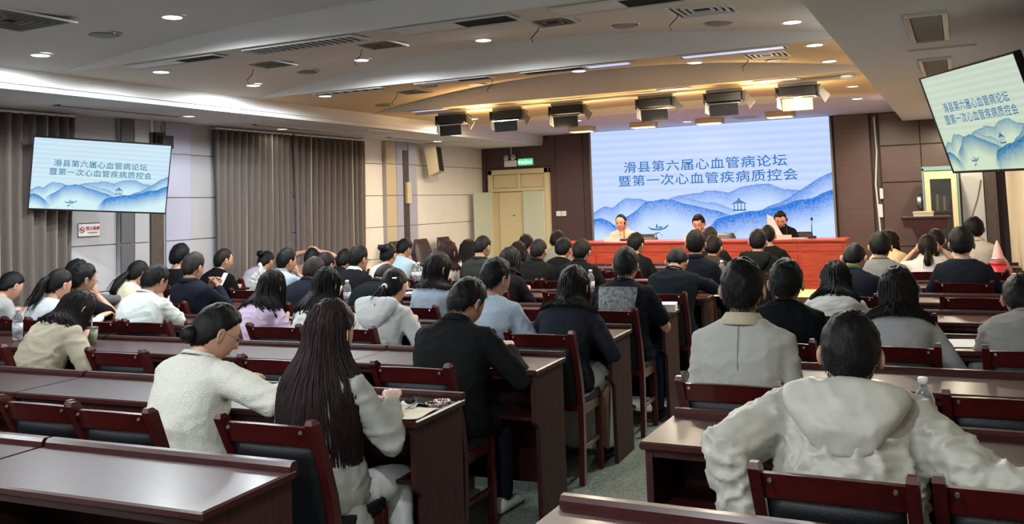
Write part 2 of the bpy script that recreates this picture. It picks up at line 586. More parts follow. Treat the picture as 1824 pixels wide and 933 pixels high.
# four-way vents with concentric louvres
def vent(px, py, lab, w=.42, bright=False, z=None):
    p = on_ceiling(px, py) if z is None else atz(px, py, z)
    e = empty('ceiling_vent', lab, 'vent', tuple(p))
    m = 'white' if bright else 'greymetal'
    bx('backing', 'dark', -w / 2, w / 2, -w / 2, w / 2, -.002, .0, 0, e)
    k = 0
    r = w / 2
    while r > .04:
        g = G()
        t = .014
        g.box(-r, r, -r, -r + t, -.014, -.002).box(-r, r, r - t, r, -.014, -.002).box(-r, -r + t, -r + t, r - t, -.014, -.002).box(r - t, r, -r + t, r - t, -.014, -.002)
        g.obj('frame' if k == 0 else 'louvre', m if k else 'white', e)
        r -= .042
        k += 1
    return e


vent(18, 34, 'large square four-way ceiling vent in the top left corner', .55)
vent(480, 113, 'small square ceiling vent with a red wire, left of the ribbed trough', .34)
vent(675, 78, 'square ceiling vent with a hanging red wire below the ribbed trough', .34)
vent(732, 162, 'small ceiling vent with loose wires in the third bay', .36)
vent(1250, 15, 'louvred ceiling vent with bluish slats and a red wire at the top right', .40, True)
vent(1365, 96, 'louvred ceiling vent with loose wires in the third bay, right side', .36, True)
vent(1330, 209, 'small louvred vent in the ceiling just above the big screen', .34, True)
vent(985, 37, 'thin open ceiling vent with dangling wires in the second bay', .30)


def wire(name, pts, lab, m='redwire', r=.004, group=None):
    o = G().tube(pts, r, 5).obj(name, m, None, True)
    tag(o, lab, 'wire', group)
    return o


for px, py, lab in ((452, 122, 'short red wire hanging from the small vent on the left'), (645, 88, 'red wire hanging from the vent by the ribbed trough'),
                    (1210, 18, 'red wire hanging at the louvred vent top right'), (708, 166, 'thin loose wire under the small vent of the third bay'),
                    (1335, 100, 'loose wires under the louvred vent of the third bay'), (878, 143, 'short loose wire poking out of the third bay'),
                    (962, 42, 'tangle of thin wires hanging in the second bay'), (1008, 236, 'small knot of red wire at the top of the plum wall')):
    p = on_ceiling(px, py)
    wire('wire', [p, p + (-.02, .0, -.05), p + (-.07, -.01, -.10), p + (-.06, .0, -.13)], lab, 'redwire' if 'red' in lab else 'black')


# rectangular light troughs behind the steps
def trough(x0, x1, y0, y1, lab, glow=None, ribs=0, half=False):
    e = empty('ceiling_trough', lab, 'ceiling light', ((x0 + x1) / 2, (y0 + y1) / 2, Z0 - .001))
    w, d = (x1 - x0) / 2, (y1 - y0) / 2
    # trough surfaces sit just under the ceiling so that they read as openings
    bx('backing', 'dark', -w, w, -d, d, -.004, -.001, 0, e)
    G().box(-w, w, -d - .012, -d, -.012, 0).box(-w, w, d, d + .012, -.012, 0).box(-w - .012, -w, -d, d, -.012, 0).box(w, w + .012, -d, d, -.012, 0).obj('frame', 'soffit', e)
    if glow:
        bx('diffuser', glow, -w + .02, w - .02, -d + .02, d - .02, -.009, -.004, 0, e)
    if half:
        bx('reflector', 'white', -w, w * .1, -d + .01, d - .01, -.008, -.004, 0, e)
    for i in range(ribs):
        x = -w + (i + .5) * 2 * w / ribs
        bx('rib', 'white', x - .008, x + .008, -d, d, -.010, -.004, 0, e)


trough(-6.0, -5.05, 5.16, 5.32, 'short ceiling trough with one white end at the left of the first step', half=True)
trough(-4.75, -3.75, 5.16, 5.36, 'ribbed ceiling trough with a row of thin slats behind the first step', ribs=16)
trough(-3.45, -2.55, 5.16, 5.38, 'open ceiling trough with a pale inside, middle of the first step', half=True)
trough(-2.25, -1.45, 5.18, 5.42, 'ceiling trough with a white tube at the top of the picture', None, half=True)
trough(-6.0, -5.15, 7.55, 7.68, 'narrow ceiling trough at the left end of the second step', ribs=7)
trough(-4.75, -3.95, 7.55, 7.70, 'pale ceiling trough in the second step, left of the middle', half=True)
trough(-3.60, -3.0, 7.55, 7.70, 'dark ceiling trough in the middle of the second step')
trough(-2.98, -2.55, 7.55, 7.70, 'short glowing blue-white ceiling trough in the second step', 'panelglow')
trough(-2.10, -1.22, 7.55, 7.70, 'long glowing blue-white ceiling trough below the louvred vent', 'panelglow')
trough(-6.2, -5.7, 9.70, 9.82, 'pale thin ceiling strip left of the first stage lamp', 'panelglow')
trough(-2.95, -2.6, 9.70, 9.82, 'thin bluish ceiling strip above the fourth stage lamp', 'panelglow')
trough(-1.9, -1.45, 9.70, 9.82, 'thin bluish ceiling strip between the fifth and sixth stage lamps', 'panelglow')

# soffit slots
for (x0, y0, x1, y1, lab) in ((-7.45, 5.6, -7.33, 7.1, 'long dark linear vent in the left soffit above the left television'),
                              (-7.55, 8.3, -7.43, 10.0, 'long dark linear vent in the left soffit above the long curtain'),
                              (-7.6, 11.2, -7.48, 12.4, 'long dark linear vent in the left soffit near the speaker')):
    e = empty('linear_vent', lab, 'vent', ((x0 + x1) / 2, (y0 + y1) / 2, ZS))
    w, d = (x1 - x0) / 2, (y1 - y0) / 2
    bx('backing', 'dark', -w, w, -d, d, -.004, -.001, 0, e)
    for k in (-1, 1):
        bx('frame', 'soffit', k * w - .01, k * w + .01, -d, d, -.012, 0, 0, e)
for (x, y, lab) in ((-7.15, 4.7, 'square hatch in the left soffit at the left edge'), (-7.12, 7.9, 'square hatch in the left soffit past the television'),
                    (-7.15, 10.2, 'square hatch in the left soffit before the stage-lit corner'), (-7.2, 13.2, 'square hatch in the left soffit near the door')):
    e = empty('ceiling_hatch', lab, 'hatch', (x, y, ZS))
    bx('panel', 'soffit', -.16, .16, -.28, .28, -.008, 0, .003, e)
    G().box(-.2, .2, -.32, -.29, -.012, 0).box(-.2, .2, .29, .32, -.012, 0).box(-.2, -.17, -.29, .29, -.012, 0).box(.17, .2, -.29, .29, -.012, 0).obj('frame', 'ceil', e)
for y, lab in ((6.4, 'near square lamp with a metal frame in the right soffit'), (8.45, 'far square lamp with a metal frame in the right soffit, above the right television')):
    e = empty('soffit_lamp', lab, 'ceiling light', (-.13, y, ZS))
    bx('cover', 'greymetal', -.085, .085, -.5, .5, -.012, -.002, .003, e)
    for k in (-1, 1):
        bx('frame', 'silver', k * .105 - .016, k * .105 + .016, -.52, .52, -.02, 0, .003, e)
    bx('end_bar', 'soffit', -.12, .12, -.56, -.52, -.02, 0, .003, e)
    bx('end_bar', 'soffit', -.12, .12, .52, .56, -.02, 0, .003, e)
e = empty('soffit_slot', 'narrow recessed slot across the right soffit between the two square lamps', 'vent', (-.07, 7.42, ZS))
bx('backing', 'dark', -.21, .21, -.03, .05, -.004, -.001, 0, e)
bx('frame', 'soffit', -.23, .23, -.09, -.03, -.016, 0, 0, e)

# ------------------------------------------------------------------ stage lamps on their bar
def rotx(V, a, o=(0, 0, 0)):
    c, s = math.cos(a), math.sin(a)
    return [(x, o[1] + (y - o[1]) * c - (z - o[2]) * s, o[2] + (y - o[1]) * s + (z - o[2]) * c) for x, y, z in V]


bar = G().box(-6.25, -.9, 9.92, 9.96, 2.765, 2.795, .004).obj('lamp_rail', 'soffit')
tag(bar, 'long pale rail under the ceiling that carries the stage lamps', 'rail')
ORD = ['first', 'second', 'third', 'fourth', 'fifth', 'sixth']
for i, px in enumerate((806, 904, 1010, 1167, 1290, 1420)):
    p = aty(px, 200 - (px - 806) * .085, 9.95)
    warm = i == 5
    e = empty('stage_lamp', '%s black stage lamp from the left, hanging over the front rows%s' % (ORD[i], ', its flap lit yellow' if warm else ''), 'stage lamp', (p[0], 9.95, 2.765))
    bx('mount', 'greymetal', -.20, .20, -.03, .03, -.035, 0.0, .004, e)
    bx('housing', 'black', -.20, .20, -.06, .10, -.145, -.035, .012, e)
    bx('rib', 'black', -.205, .205, -.066, -.06, -.105, -.095, 0, e)
    for sx in (-1, 1):
        bx('end_cap', 'black', sx * .215 - .008, sx * .215 + .008, -.065, .105, -.155, -.035, .003, e)
        G().lathe([(.010, 0), (.010, .02)], (sx * .225, 0, -.05), 8).obj('knob', 'black', e)
    g = G().box(-.155, .155, -.075, -.068, -.295, -.155)
    g.V = rotx(g.V, .12, (0, -.07, -.155))
    g.obj('front_flap', 'cream' if warm else 'black', e)  # yellow lamp light on the sixth flap is put into its cream colour
    if warm:
        l = bpy.data.objects.new('stage_lamp_light', lampdata('stage_lamp_light', 'AREA', .8, (1.0, .72, .3), .12))
        C.objects.link(l)
        l.location = (p[0], 9.8, 2.56)
        l.rotation_euler = (math.radians(60), 0, 0)
    G().box(-.18, .18, -.076, -.069, -.168, -.156).obj('flap_hinge', 'chrome', e)
    G().prism([(.19, -.07), (.235, -.045), (.335, -.155), (.275, -.235)], 'y', -.045, -.038).obj('side_flap', 'greymetal', e)
    G().prism([(-.205, -.11), (-.185, -.11), (-.165, -.28), (-.215, -.25)], 'y', -.045, -.038).obj('side_flap', 'white', e)
    bx('lamp_glass', 'warmglow' if warm else 'dark', -.18, .18, -.05, .09, -.153, -.150, 0, e)

for i, (px, py) in enumerate(((1035, 226), (1145, 218), (1262, 211), (1388, 199))):
    p = atz(px, py, Z0)
    e = empty('ceiling_floodlight', '%s beige floodlight box from the left in the ceiling over the screen' % ORD[i], 'ceiling light', (p[0], min(p[1], 14.2), Z0))
    bx('housing', 'cream', -.19, .19, -.10, .10, -.075, 0, .01, e)
    bx('diffuser', 'warmglow', -.17, .17, -.08, .13, -.085, -.075, 0, e)
    bx('flange', 'white', -.22, .22, .10, .12, -.085, 0, 0, e)

# ------------------------------------------------------------------ pictures on the screens (vertex-coloured display)
def vnoise(P, seed=0):
    P = np.asarray(P, float)
    i = np.floor(P).astype(np.int64)
    f = P - i
    f = f * f * (3 - 2 * f)
    out = 0
    for dx in (0, 1):
        for dy in (0, 1):
            for dz in (0, 1):
                h = ((i[:, 0] + dx) * 73856093) ^ ((i[:, 1] + dy) * 19349663) ^ ((i[:, 2] + dz) * 83492791) ^ (seed * 2654435761)
                h = (h ^ (h >> 13)) * 1274126177 & 0x7fffffff
                v = ((h ^ (h >> 16)) & 0xffff) / 65535.0
                w = (f[:, 0] if dx else 1 - f[:, 0]) * (f[:, 1] if dy else 1 - f[:, 1]) * (f[:, 2] if dz else 1 - f[:, 2])
                out = out + v * w
    return out * 2 - 1


RIDGES = [  # back to front: points (u, v), strength, fade depth
    ([(.30, .33), (.34, .36), (.385, .395), (.47, .405), (.5, .43), (.59, .405), (.65, .445), (.71, .47), (.76, .46), (.81, .42), (.87, .40), (.95, .38)], .62, .17),
    ([(0, .26), (.055, .318), (.09, .304), (.15, .385), (.21, .378), (.24, .352), (.31, .27)], .62, .16),
    ([(.70, .22), (.735, .26), (.79, .3), (.86, .375), (.93, .475), (1.0, .54)], .72, .18),
    ([(.34, .35), (.4, .38), (.46, .34), (.53, .32), (.6, .27), (.64, .24)], .50, .12),
    ([(.10, .15), (.13, .19), (.19, .265), (.24, .344), (.31, .365), (.365, .35), (.44, .3), (.5, .275), (.56, .235), (.62, .2)], .80, .20),
    ([(.48, .05), (.5, .1), (.54, .175), (.59, .21), (.67, .235), (.77, .26), (.85, .31), (.92, .335), (1.0, .4)], 1.0, .24),
    ([(0, .2), (.035, .205), (.07, .185), (.11, .12), (.15, .04)], .95, .16)]


def picture_mesh(nx=360, ny=190):
    u, v = np.meshgrid(np.linspace(0, 1, nx + 1), np.linspace(0, 1, ny + 1))
    base = np.array(lin(186, 205, 250))
    low = np.array(lin(192, 214, 248))
    col = low[None, None] + (base - low)[None, None] * np.clip(v * 1.6, 0, 1)[..., None]
    stripe = 1 + .05 * np.sin(v * 95 + u * 2) * (v > .4)
    col = col * stripe[..., None]
    blue = np.array(lin(10, 112, 212))
    edge = np.array(lin(70, 115, 190))
    N = vnoise(np.stack([u.ravel() * 260, v.ravel() * 130, u.ravel() * 0], 1), 3).reshape(u.shape)
    for pts, k, dep in RIDGES:
        pu, pv = np.array(pts).T
        r = np.interp(u, pu, pv, left=-1, right=-1) + .006 * np.sin(u * 60) * .6
        dd = r - v
        inside = (dd > 0) & (u >= pu[0]) & (u <= pu[-1])
        fall = np.clip(1 - dd / dep, 0, 1) ** 1.2
        a = np.where(inside, np.clip(fall * k * 1.1 + N * .32 * fall * k, 0, 1), 0)
        # fade at both ends of a ridge that stops inside the picture
        ends = np.ones_like(u)
        if pu[0] > .01:
            ends *= np.clip((u - pu[0]) / .05, 0, 1)
        if pu[-1] < .99:
            ends *= np.clip((pu[-1] - u) / .05, 0, 1)
        a = a * ends
        under = np.where(inside, .85 * ends, 0)[..., None]
        col = col * (1 - under) + (low * 1.02) * under
        col = col * (1 - a[..., None]) + blue * a[..., None]
        line = np.where(inside & (dd < .012), .45 * k * ends, 0)[..., None]
        col = col * (1 - line) + edge * line
    V = np.stack([u.ravel() - .5, np.zeros(u.size), v.ravel() - .5], 1)
    F = [(j * (nx + 1) + i, j * (nx + 1) + i + 1, (j + 1) * (nx + 1) + i + 1, (j + 1) * (nx + 1) + i) for j in range(ny) for i in range(nx)]
    me = mesh('picture', V, F)
    at = me.color_attributes.new('Col', 'FLOAT_COLOR', 'POINT')
    at.data.foreach_set('color', np.concatenate([col.reshape(-1, 3), np.ones((u.size, 1))], 1).astype(np.float32).ravel())
    return me


def screenmat(name, tint, s):
    m = bpy.data.materials.new(name)
    m.use_nodes = True
    nt = m.node_tree
    b = nt.nodes['Principled BSDF']
    a = nt.nodes.new('ShaderNodeAttribute')
    a.attribute_name = 'Col'
    mx = nt.nodes.new('ShaderNodeMix')
    mx.data_type = 'RGBA'
    mx.blend_type = 'MULTIPLY'
    mx.inputs[0].default_value = 1
    mx.inputs[7].default_value = (*tint, 1)
    nt.links.new(a.outputs['Color'], mx.inputs[6])
    nt.links.new(mx.outputs[2], b.inputs['Emission Color'])
    b.inputs['Emission Strength'].default_value = s
    b.inputs['Base Color'].default_value = (.01, .01, .01, 1)
    b.inputs['Specular IOR Level'].default_value = 0.08
    b.inputs['Roughness'].default_value = .5
    return m


PIC = picture_mesh()


def flat(poly):
    return mesh('flat', [(x, 0, z) for x, z in poly], [tuple(range(len(poly)))])


def screen_content(root, w, h, smat, textcol, y=-.004):
    """root's local frame: x right, z up, -y towards the audience"""
    me = PIC.copy() if False else PIC
    o = bpy.data.objects.new('picture', me)
    C.objects.link(o)
    if not me.materials:
        me.materials.append(smat)
    o.material_slots[0].link = 'OBJECT'
    o.material_slots[0].material = smat
    o.parent = root
    o.scale = (w, 1, h)
    o.location = (0, y, 0)
    tm = mat(smat.name + '_text', (.01, .02, .03), 1.0, spec=0.0, emit=textcol, estr=1.0)
    for s, u0, u1, v, hh in (('滑县第六届心血管病论坛', .148, .832, .660, .10), ('暨第一次心血管疾病质控会', .122, .872, .538, .10)):
        text_mesh(s, 1, .006, tm, root, (((u0 + u1) / 2 - .5) * w, y - .004, (v - .5) * h), spacing=1.08, fit=((u1 - u0) * w, hh * h))
    ink = mat(smat.name + '_ink', (.02, .08, .2), emit=tuple(c * .55 for c in textcol), estr=.8)

    def P(pts, name):
        me = flat([((u - .5) * w, (v - .5) * h) for u, v in pts])
        q = link(name, me, ink, root)
        q.location = (0, y - .003, 0)
    P([(.247, .128), (.255, .11), (.285, .104), (.312, .11), (.334, .138), (.336, .132), (.322, .104), (.30, .09), (.262, .092), (.249, .108)], 'painted_boat')
    P([(.281, .108), (.279, .128), (.283, .15), (.288, .128), (.287, .108)], 'painted_boatman')
    P([(.29, .11), (.292, .124), (.306, .124), (.310, .112)], 'painted_cabin')
    P([(.262, .05), (.275, .066), (.30, .076), (.29, .064), (.272, .045)], 'painted_ripple')
    P([(.298, .062), (.302, .045), (.308, .03), (.304, .05)], 'painted_ripple')
    P([(.600, .30), (.612, .315), (.628, .335), (.634, .36), (.640, .335), (.656, .315), (.668, .302), (.65, .306), (.618, .306)], 'painted_roof')
    for u in (.612, .626, .640, .654):
        P([(u, .245), (u, .305), (u + .004, .305), (u + .004, .245)], 'painted_post')
    P([(.607, .243), (.607, .255), (.662, .255), (.662, .243)], 'painted_floor')


# LED wall
LW, LH = 3.99, 1.90
led = empty('led_screen', 'huge bright LED screen on the stage wall showing the blue mountain title', 'screen', (-3.785, YB - .09, 1.845))
bx('cabinet', 'black', -LW / 2 - .03, LW / 2 + .03, .0, .09, -LH / 2 - .04, LH / 2 + .01, .006, led)
screen_content(led, LW, LH, screenmat('led_picture', (1, 1, 1), 1.13), lin(40, 110, 180))
G().box(-LW / 2 - .03, -LW / 2, -.02, 0, -LH / 2 - .04, LH / 2).box(LW / 2, LW / 2 + .03, -.02, 0, -LH / 2 - .04, LH / 2).box(-LW / 2, LW / 2, -.02, 0, -LH / 2 - .04, -LH / 2).obj('frame', 'greymetal', led)


def television(name, pos, az, ti, ro, label, tint, s, tcol):
    e = empty(name, label, 'television', pos)
    n = np.array([math.sin(az) * math.cos(ti), -math.cos(az) * math.cos(ti), math.sin(ti)])
    rt = np.array([math.cos(az), math.sin(az), 0.0])
    up = np.cross(n, rt)
    if up[2] < 0:
        up = -up
    a = math.cos(ro) * rt + math.sin(ro) * up
    b = -math.sin(ro) * rt + math.cos(ro) * up
    m3 = Matrix(((a[0], -n[0], b[0], pos[0]), (a[1], -n[1], b[1], pos[1]), (a[2], -n[2], b[2], pos[2]), (0, 0, 0, 1)))
    e.matrix_world = m3
    w, h = 1.22, .698
    bx('body', 'black', -w / 2, w / 2, .012, .05, -h / 2, h / 2, .006, e)
    bx('back_box', 'black', -.3, .3, .05, .085, -.22, .15, .01, e)
    G().box(-w / 2, w / 2, 0, .014, -h / 2, -h / 2 + .014).box(-w / 2, w / 2, 0, .014, h / 2 - .008, h / 2).box(-w / 2, -w / 2 + .008, 0, .014, -h / 2 + .014, h / 2 - .008).box(w / 2 - .008, w / 2, 0, .014, -h / 2 + .014, h / 2 - .008).obj('bezel', 'black', e)
    bx('badge', 'chrome', -.012, .012, -.001, .001, -h / 2 + .002, -h / 2 + .008, 0, e)
    screen_content(e, w - .018, h - .024, screenmat(name + '_' + ('a' if az > 0 else 'b') + '_picture', tint, s), tcol, y=.008)
    return e, n, b


tvl, nl, bl = television('television', (-7.415, 6.116, 1.98), .921, -.213, -.071, 'flat television on the left wall showing the blue mountain title', (1.22, 1.28, .95), 1.0, lin(50, 120, 150))
tvr, nr, br = television('television', (.13, 6.41, 2.02), -1.127, -.29, -.015, 'tilted flat television high by the right wall, screen looking pale green', (1.16, 1.10, .58), 1.0, lin(50, 110, 160))
# their brackets
e = empty('television_bracket', 'black wall bracket and box behind the left television', 'bracket', (-7.9, 7.26, 2.2))
bx('wall_plate', 'black', -.03, .03, -.06, .06, -.25, .3, .004, e)
G().tube([(0, 0, 0), (.3, -.75, -.12), (.46, -1.08, -.2)], .018, 8).obj('arm', 'metal', e)
bx('media_box', 'black', .03, .12, -.04, .1, .12, .26, .006, e)
G().tube([(.06, 0, .26), (.06, -.03, .36), (.04, .02, .42)], .006, 6).obj('cable', 'black', e)
G().tube([(.0, -.1, .3), (.0, -.1, .43)], .012, 6).obj('conduit', 'white', e)
e = empty('television_bracket', 'dark arm that holds the right television to the wall column', 'bracket', (.5, 6.5, 2.2))
bx('wall_plate', 'black', -.02, .0, -.1, .1, -.1, .15, .004, e)
G().tube([(-.01, 0, 0), (-.14, .02, -.06), (-.27, -.02, -.16)], .02, 8).obj('arm', 'metal', e)

# ------------------------------------------------------------------ curtains
def curtain(name, x, y0, y1, z0, z1, lab, folds, side=1, m='curtain', amp=.055, flare=.5):
    e = empty(name, lab, 'curtain', (x, (y0 + y1) / 2, 0))
    ny, nz = folds * 10, 14
    V, F = [], []
    r = random.Random(len(lab))
    ph = [r.uniform(-.6, .6) for _ in range(folds + 2)]
    for j in range(nz + 1):
        z = z0 + (z1 - z0) * j / nz
        tt = j / nz
        for i in range(ny + 1):
            u = i / ny
            fi = int(u * folds)
            a = amp * (.55 + .45 * tt) * math.sin(2 * math.pi * u * folds + ph[fi] * (u * folds - fi) * (1 - (u * folds - fi)) * 3 + .4 * math.sin(tt * 3 + fi))
            V.append((side * (.06 + a + .3 * abs(a)), (u - .5) * (y1 - y0) + .012 * math.sin(9 * u + 4 * tt), z))
    for j in range(nz):
        for i in range(ny):
            k = j * (ny + 1) + i
            F.append((k, k + 1, k + ny + 2, k + ny + 1))
    o = link('fabric_panel', mesh('curtain', V, F), m, e, True)
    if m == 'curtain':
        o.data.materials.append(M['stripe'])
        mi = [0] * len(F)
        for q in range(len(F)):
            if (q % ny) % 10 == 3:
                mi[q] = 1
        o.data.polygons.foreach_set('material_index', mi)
    sm = o.modifiers.new('s', 'SOLIDIFY')
    sm.thickness = .004
    bx('curtain_rail', 'white', -.0, .1, -(y1 - y0) / 2, (y1 - y0) / 2, z1, z1 + .02, 0, e)
    return e


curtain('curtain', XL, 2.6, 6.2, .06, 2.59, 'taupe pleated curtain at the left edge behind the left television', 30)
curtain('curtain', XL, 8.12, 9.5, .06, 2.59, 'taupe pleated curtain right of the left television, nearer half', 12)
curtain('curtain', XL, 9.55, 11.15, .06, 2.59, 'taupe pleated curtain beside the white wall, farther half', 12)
MC = mat('cream_curtain', (.5, .42, .30), .8)
curtain('curtain', XR, 9.0, 13.1, .06, 2.5, 'cream pleated curtain along the right wall', 24, -1, MC, .03)
curtain('curtain', XR, 1.0, 5.6, .06, 2.5, 'cream pleated curtain along the right wall beside the back rows', 24, -1, MC, .03)

# ------------------------------------------------------------------ door, exit sign, wall bits
dr = struct(empty('door_1', 'cream double door with a glazed-over transom on the plum wall', 'door', (-7.22, YB, 0)))
for a in ('label', 'category'):
    del dr[a]
x0, x1 = -.63, .60
G().box(x0, x0 + .09, -.09, .0, 0, 2.22, .006).box(x1 - .09, x1, -.09, 0, 0, 2.22, .006).box(x0, x1, -.09, 0, 2.13, 2.22, .006).box(x0 + .09, x1 - .09, -.08, 0, 1.82, 1.88, .004).box(-.03, .03, -.08, 0, 1.88, 2.13, .004).obj('door_frame', 'cream', dr)
for a, b in ((x0 + .1, -.035), (.035, x1 - .1)):
    bx('transom_panel', 'cream', a, b, -.05, -.02, 1.885, 2.125, .004, dr)
bx('passage', 'cream', x0 + .09, x1 - .09, -.03, -.01, 0, 1.82, .0, dr)
bx('inner_door', 'cream', -.42, .08, -.06, -.03, .02, 1.80, .006, dr)
G().lathe([(.012, 0), (.015, .01), (.01, .02)], (-.12, -.07, 1.37), 10).obj('peephole', 'black', dr)
lf = bx('door_leaf', 'palegreen', .09, x1 - .09, -.12, -.08, .02, 1.815, .006, dr)
g = G().box(0, .52, -.02, .02, .02, 1.815, .006)
c_, s_ = math.cos(-1.76), math.sin(-1.76)
g.V = [(x0 + .09 + x * c_ - y * s_, -.12 + x * s_ + y * c_, z) for x, y, z in g.V]
lf2 = g.obj('door_leaf', 'palegreen', dr)
G().tube([(.14, -.13, .98), (.14, -.17, .98), (.24, -.17, .98)], .01, 6).obj('door_handle', 'chrome', dr)

e = empty('exit_sign', 'green lit exit sign above the door', 'sign', (-7.08, YB - .04, 2.345))
bx('body', 'white', -.15, .15, -.02, .02, -.065, .065, .004, e)
bx('face', 'greenglow', -.14, .14, -.024, -.02, -.055, .055, 0, e)
for q, (dx, s) in enumerate(((-.085, '安全'), (.085, '出口'))):
    text_mesh(s, .062, .0008, 'whiteglow', e, (dx, -.027, 0))
for g_, nm in ((G().lathe([(.001, 0), (.011, .002), (.011, .012), (.001, .014)], (0.003, -.027, .025), 10), 'running_figure_head'),
               (G().tube([(0, -.027, .02), (-.004, -.027, -.008), (-.02, -.027, -.03)], .006, 6).tube([(-.004, -.027, -.008), (.014, -.027, -.018), (.012, -.027, -.038)], .005, 6).tube([(-.002, -.027, .015), (.02, -.027, .004)], .004, 6).tube([(-.002, -.027, .015), (-.02, -.027, .004)], .004, 6), 'running_figure')):
    g_.obj(nm, 'whiteglow', e)
e = empty('emergency_light', 'white emergency light with two round heads above the door', 'emergency light', (-7.37, YB - .05, 2.33))
bx('body', 'white', -.13, .11, -.04, .04, -.06, .055, .006, e)
for sx in (-.08, .06):
    g = G().lathe([(.02, -.04), (.05, -.02), (.055, .02), (.045, .025)], n=16)
    g.V = [(sx + x, -.03 - z, .11 + y) for x, y, z in g.V]
    g.obj('lamp_head', 'silver', e, True)
G().tube([(.0, 0, .06), (.0, .01, .30)], .008, 6).obj('conduit', 'white', e)
e = empty('wall_switch', 'pair of white light switches on the plum wall beside the door', 'switch', (-6.42, YB - .03, 1.39))
for sx in (-.05, .05):
    bx('plate', 'white', sx - .045, sx + .045, -.012, .01, -.045, .045, .003, e)
    bx('rocker', 'white', sx - .02, sx + .02, -.016, -.012, -.025, .025, .001, e)

e = empty('no_smoking_sign', 'small white no smoking sign with red lettering on the left wall', 'sign', (XL + .008, 6.435, 1.465))
e.rotation_euler = (0, 0, math.pi / 2)
bx('plate', 'white', -.125, .125, -.004, .004, -.065, .065, 0, e)
bx('edge_strip', 'black', -.125, .125, -.006, -.003, .062, .07, 0, e)
bx('edge_strip', 'greymetal', -.125, .125, -.006, -.003, -.07, -.062, 0, e)
for s, x, z, sz in (('禁止吸烟', .04, .015, .042), ('NO SMOKING', .04, -.03, .018)):
    text_mesh(s, sz, .0006, 'signred', e, (x, -.008, z))
V, F = [], []
for k in range(24):
    a = k * math.pi / 12
    for r in (.024, .031):
        V.append((-.085 + r * math.cos(a), -.007, r * math.sin(a)))
    F.append((2 * k, 2 * k + 1, (2 * k + 3) % 48, (2 * k + 2) % 48))
link('prohibition_ring', mesh('ring', V, F), 'signred', e)
G().prism([(-.105, .018), (-.10, .022), (-.065, -.018), (-.07, -.022)], 'y', -.009, -.007).obj('prohibition_bar', 'signred', e)
G().box(-.103, -.07, -.008, -.007, -.004, .004).obj('cigarette_mark', 'black', e)

e = empty('wall_speaker', 'white wall speaker with a dark grille by the far left column', 'speaker', (XL + .22, 12.85, 2.34), -.0)
g = G().prism([(-.1, .22), (.1, .25), (.15, -.18), (-.02, -.25)], 'x', -.14, .14)
me = g.obj('cabinet', 'cream', e)
g = G().prism([(.09, .22), (.115, .22), (.16, -.17), (.135, -.17)], 'x', -.12, .12)
g.obj('grille', 'dark', e)
G().tube([(-.05, 0, 0), (-.15, -.12, .05)], .015, 6).obj('bracket', 'black', e)
e.rotation_euler = (0, 0, math.radians(-76))
e = empty('junction_box', 'small cream box on the brown strip of the far left column', 'box', (XL + .09, 12.3, 1.82))
bx('cover', 'cream', -.02, .03, -.06, .06, -.17, .17, .006, e)
# cables on the right of the screen
o = G().tube([(-1.14, YB - .06, 2.74), (-1.13, YB - .06, 2.2), (-1.17, YB - .06, 1.7), (-1.15, YB - .06, 1.2), (-1.13, YB - .06, .6)], .012, 6).obj('cable', 'white')
tag(o, 'pale cable running down the dark post right of the big screen', 'cable')
e = empty('wall_box', 'small white socket box low on the dark post right of the big screen', 'box', (-1.12, YB - .06, 1.3))
bx('cover', 'white', -.03, .03, -.02, .02, -.1, .1, .005, e)
bx('cover', 'white', .0, .05, -.02, .02, .18, .34, .005, e)
e = empty('wall_speaker', 'small round white wall speaker left of the tall glazed cabinet', 'speaker', (-.56, YB - .05, 1.42))
g = G().lathe([(.10, 0), (.10, .02), (.05, .04)], n=20)
g.V = [(x * .6, -z, y * 1.2) for x, y, z in g.V]
g.obj('shell', 'silver', e, True)

# tall cabinet with glass door
e = empty('glazed_cabinet', 'tall cream cabinet with teal edges and a dark glass door in the right front corner', 'cabinet', (-.26, 14.35, 0))
cw = .235
G().box(-cw, -cw + .03, -.2, .2, 0, 1.9, .004).box(cw - .03, cw, -.2, .2, 0, 1.9, .004).box(-cw + .03, cw - .03, .17, .2, 0, 1.9).box(-cw, cw, -.2, .2, 1.86, 1.92, .004).box(-cw + .03, cw - .03, -.18, .17, .05, .09).obj('body', 'teal', e)
f = G().box(-cw + .03, -cw + .10, -.22, -.2, .1, 1.85, .003).box(cw - .10, cw - .03, -.22, -.2, .1, 1.85, .003).box(-cw + .1, cw - .1, -.22, -.2, 1.74, 1.85, .003).box(-cw + .1, cw - .1, -.22, -.2, .1, .3, .003).obj('door', 'cream', e)
bx('glass_pane', 'glass', -cw + .10, cw - .10, -.212, -.206, .3, 1.74, 0, f)
for z in (.7, 1.28):
    bx('shelf', 'metal', -cw + .03, cw - .03, -.18, .17, z, z + .015, 0, e)
for k in range(5):
    bx('folder', 'white' if k % 2 else 'greymetal', -.12 + k * .045, -.085 + k * .045, -.05, .15, 1.295, 1.50 + .02 * (k % 3), .002, e)
o = G().tube([(.26, YB - .14, 1.72), (.20, YB - .15, 1.45), (.13, YB - .15, 1.25), (.1, YB - .15, 1.1)], .006, 5).obj('cable', 'greymetal')
tag(o, 'thin grey cable curving down the white panel by the right front corner', 'cable')

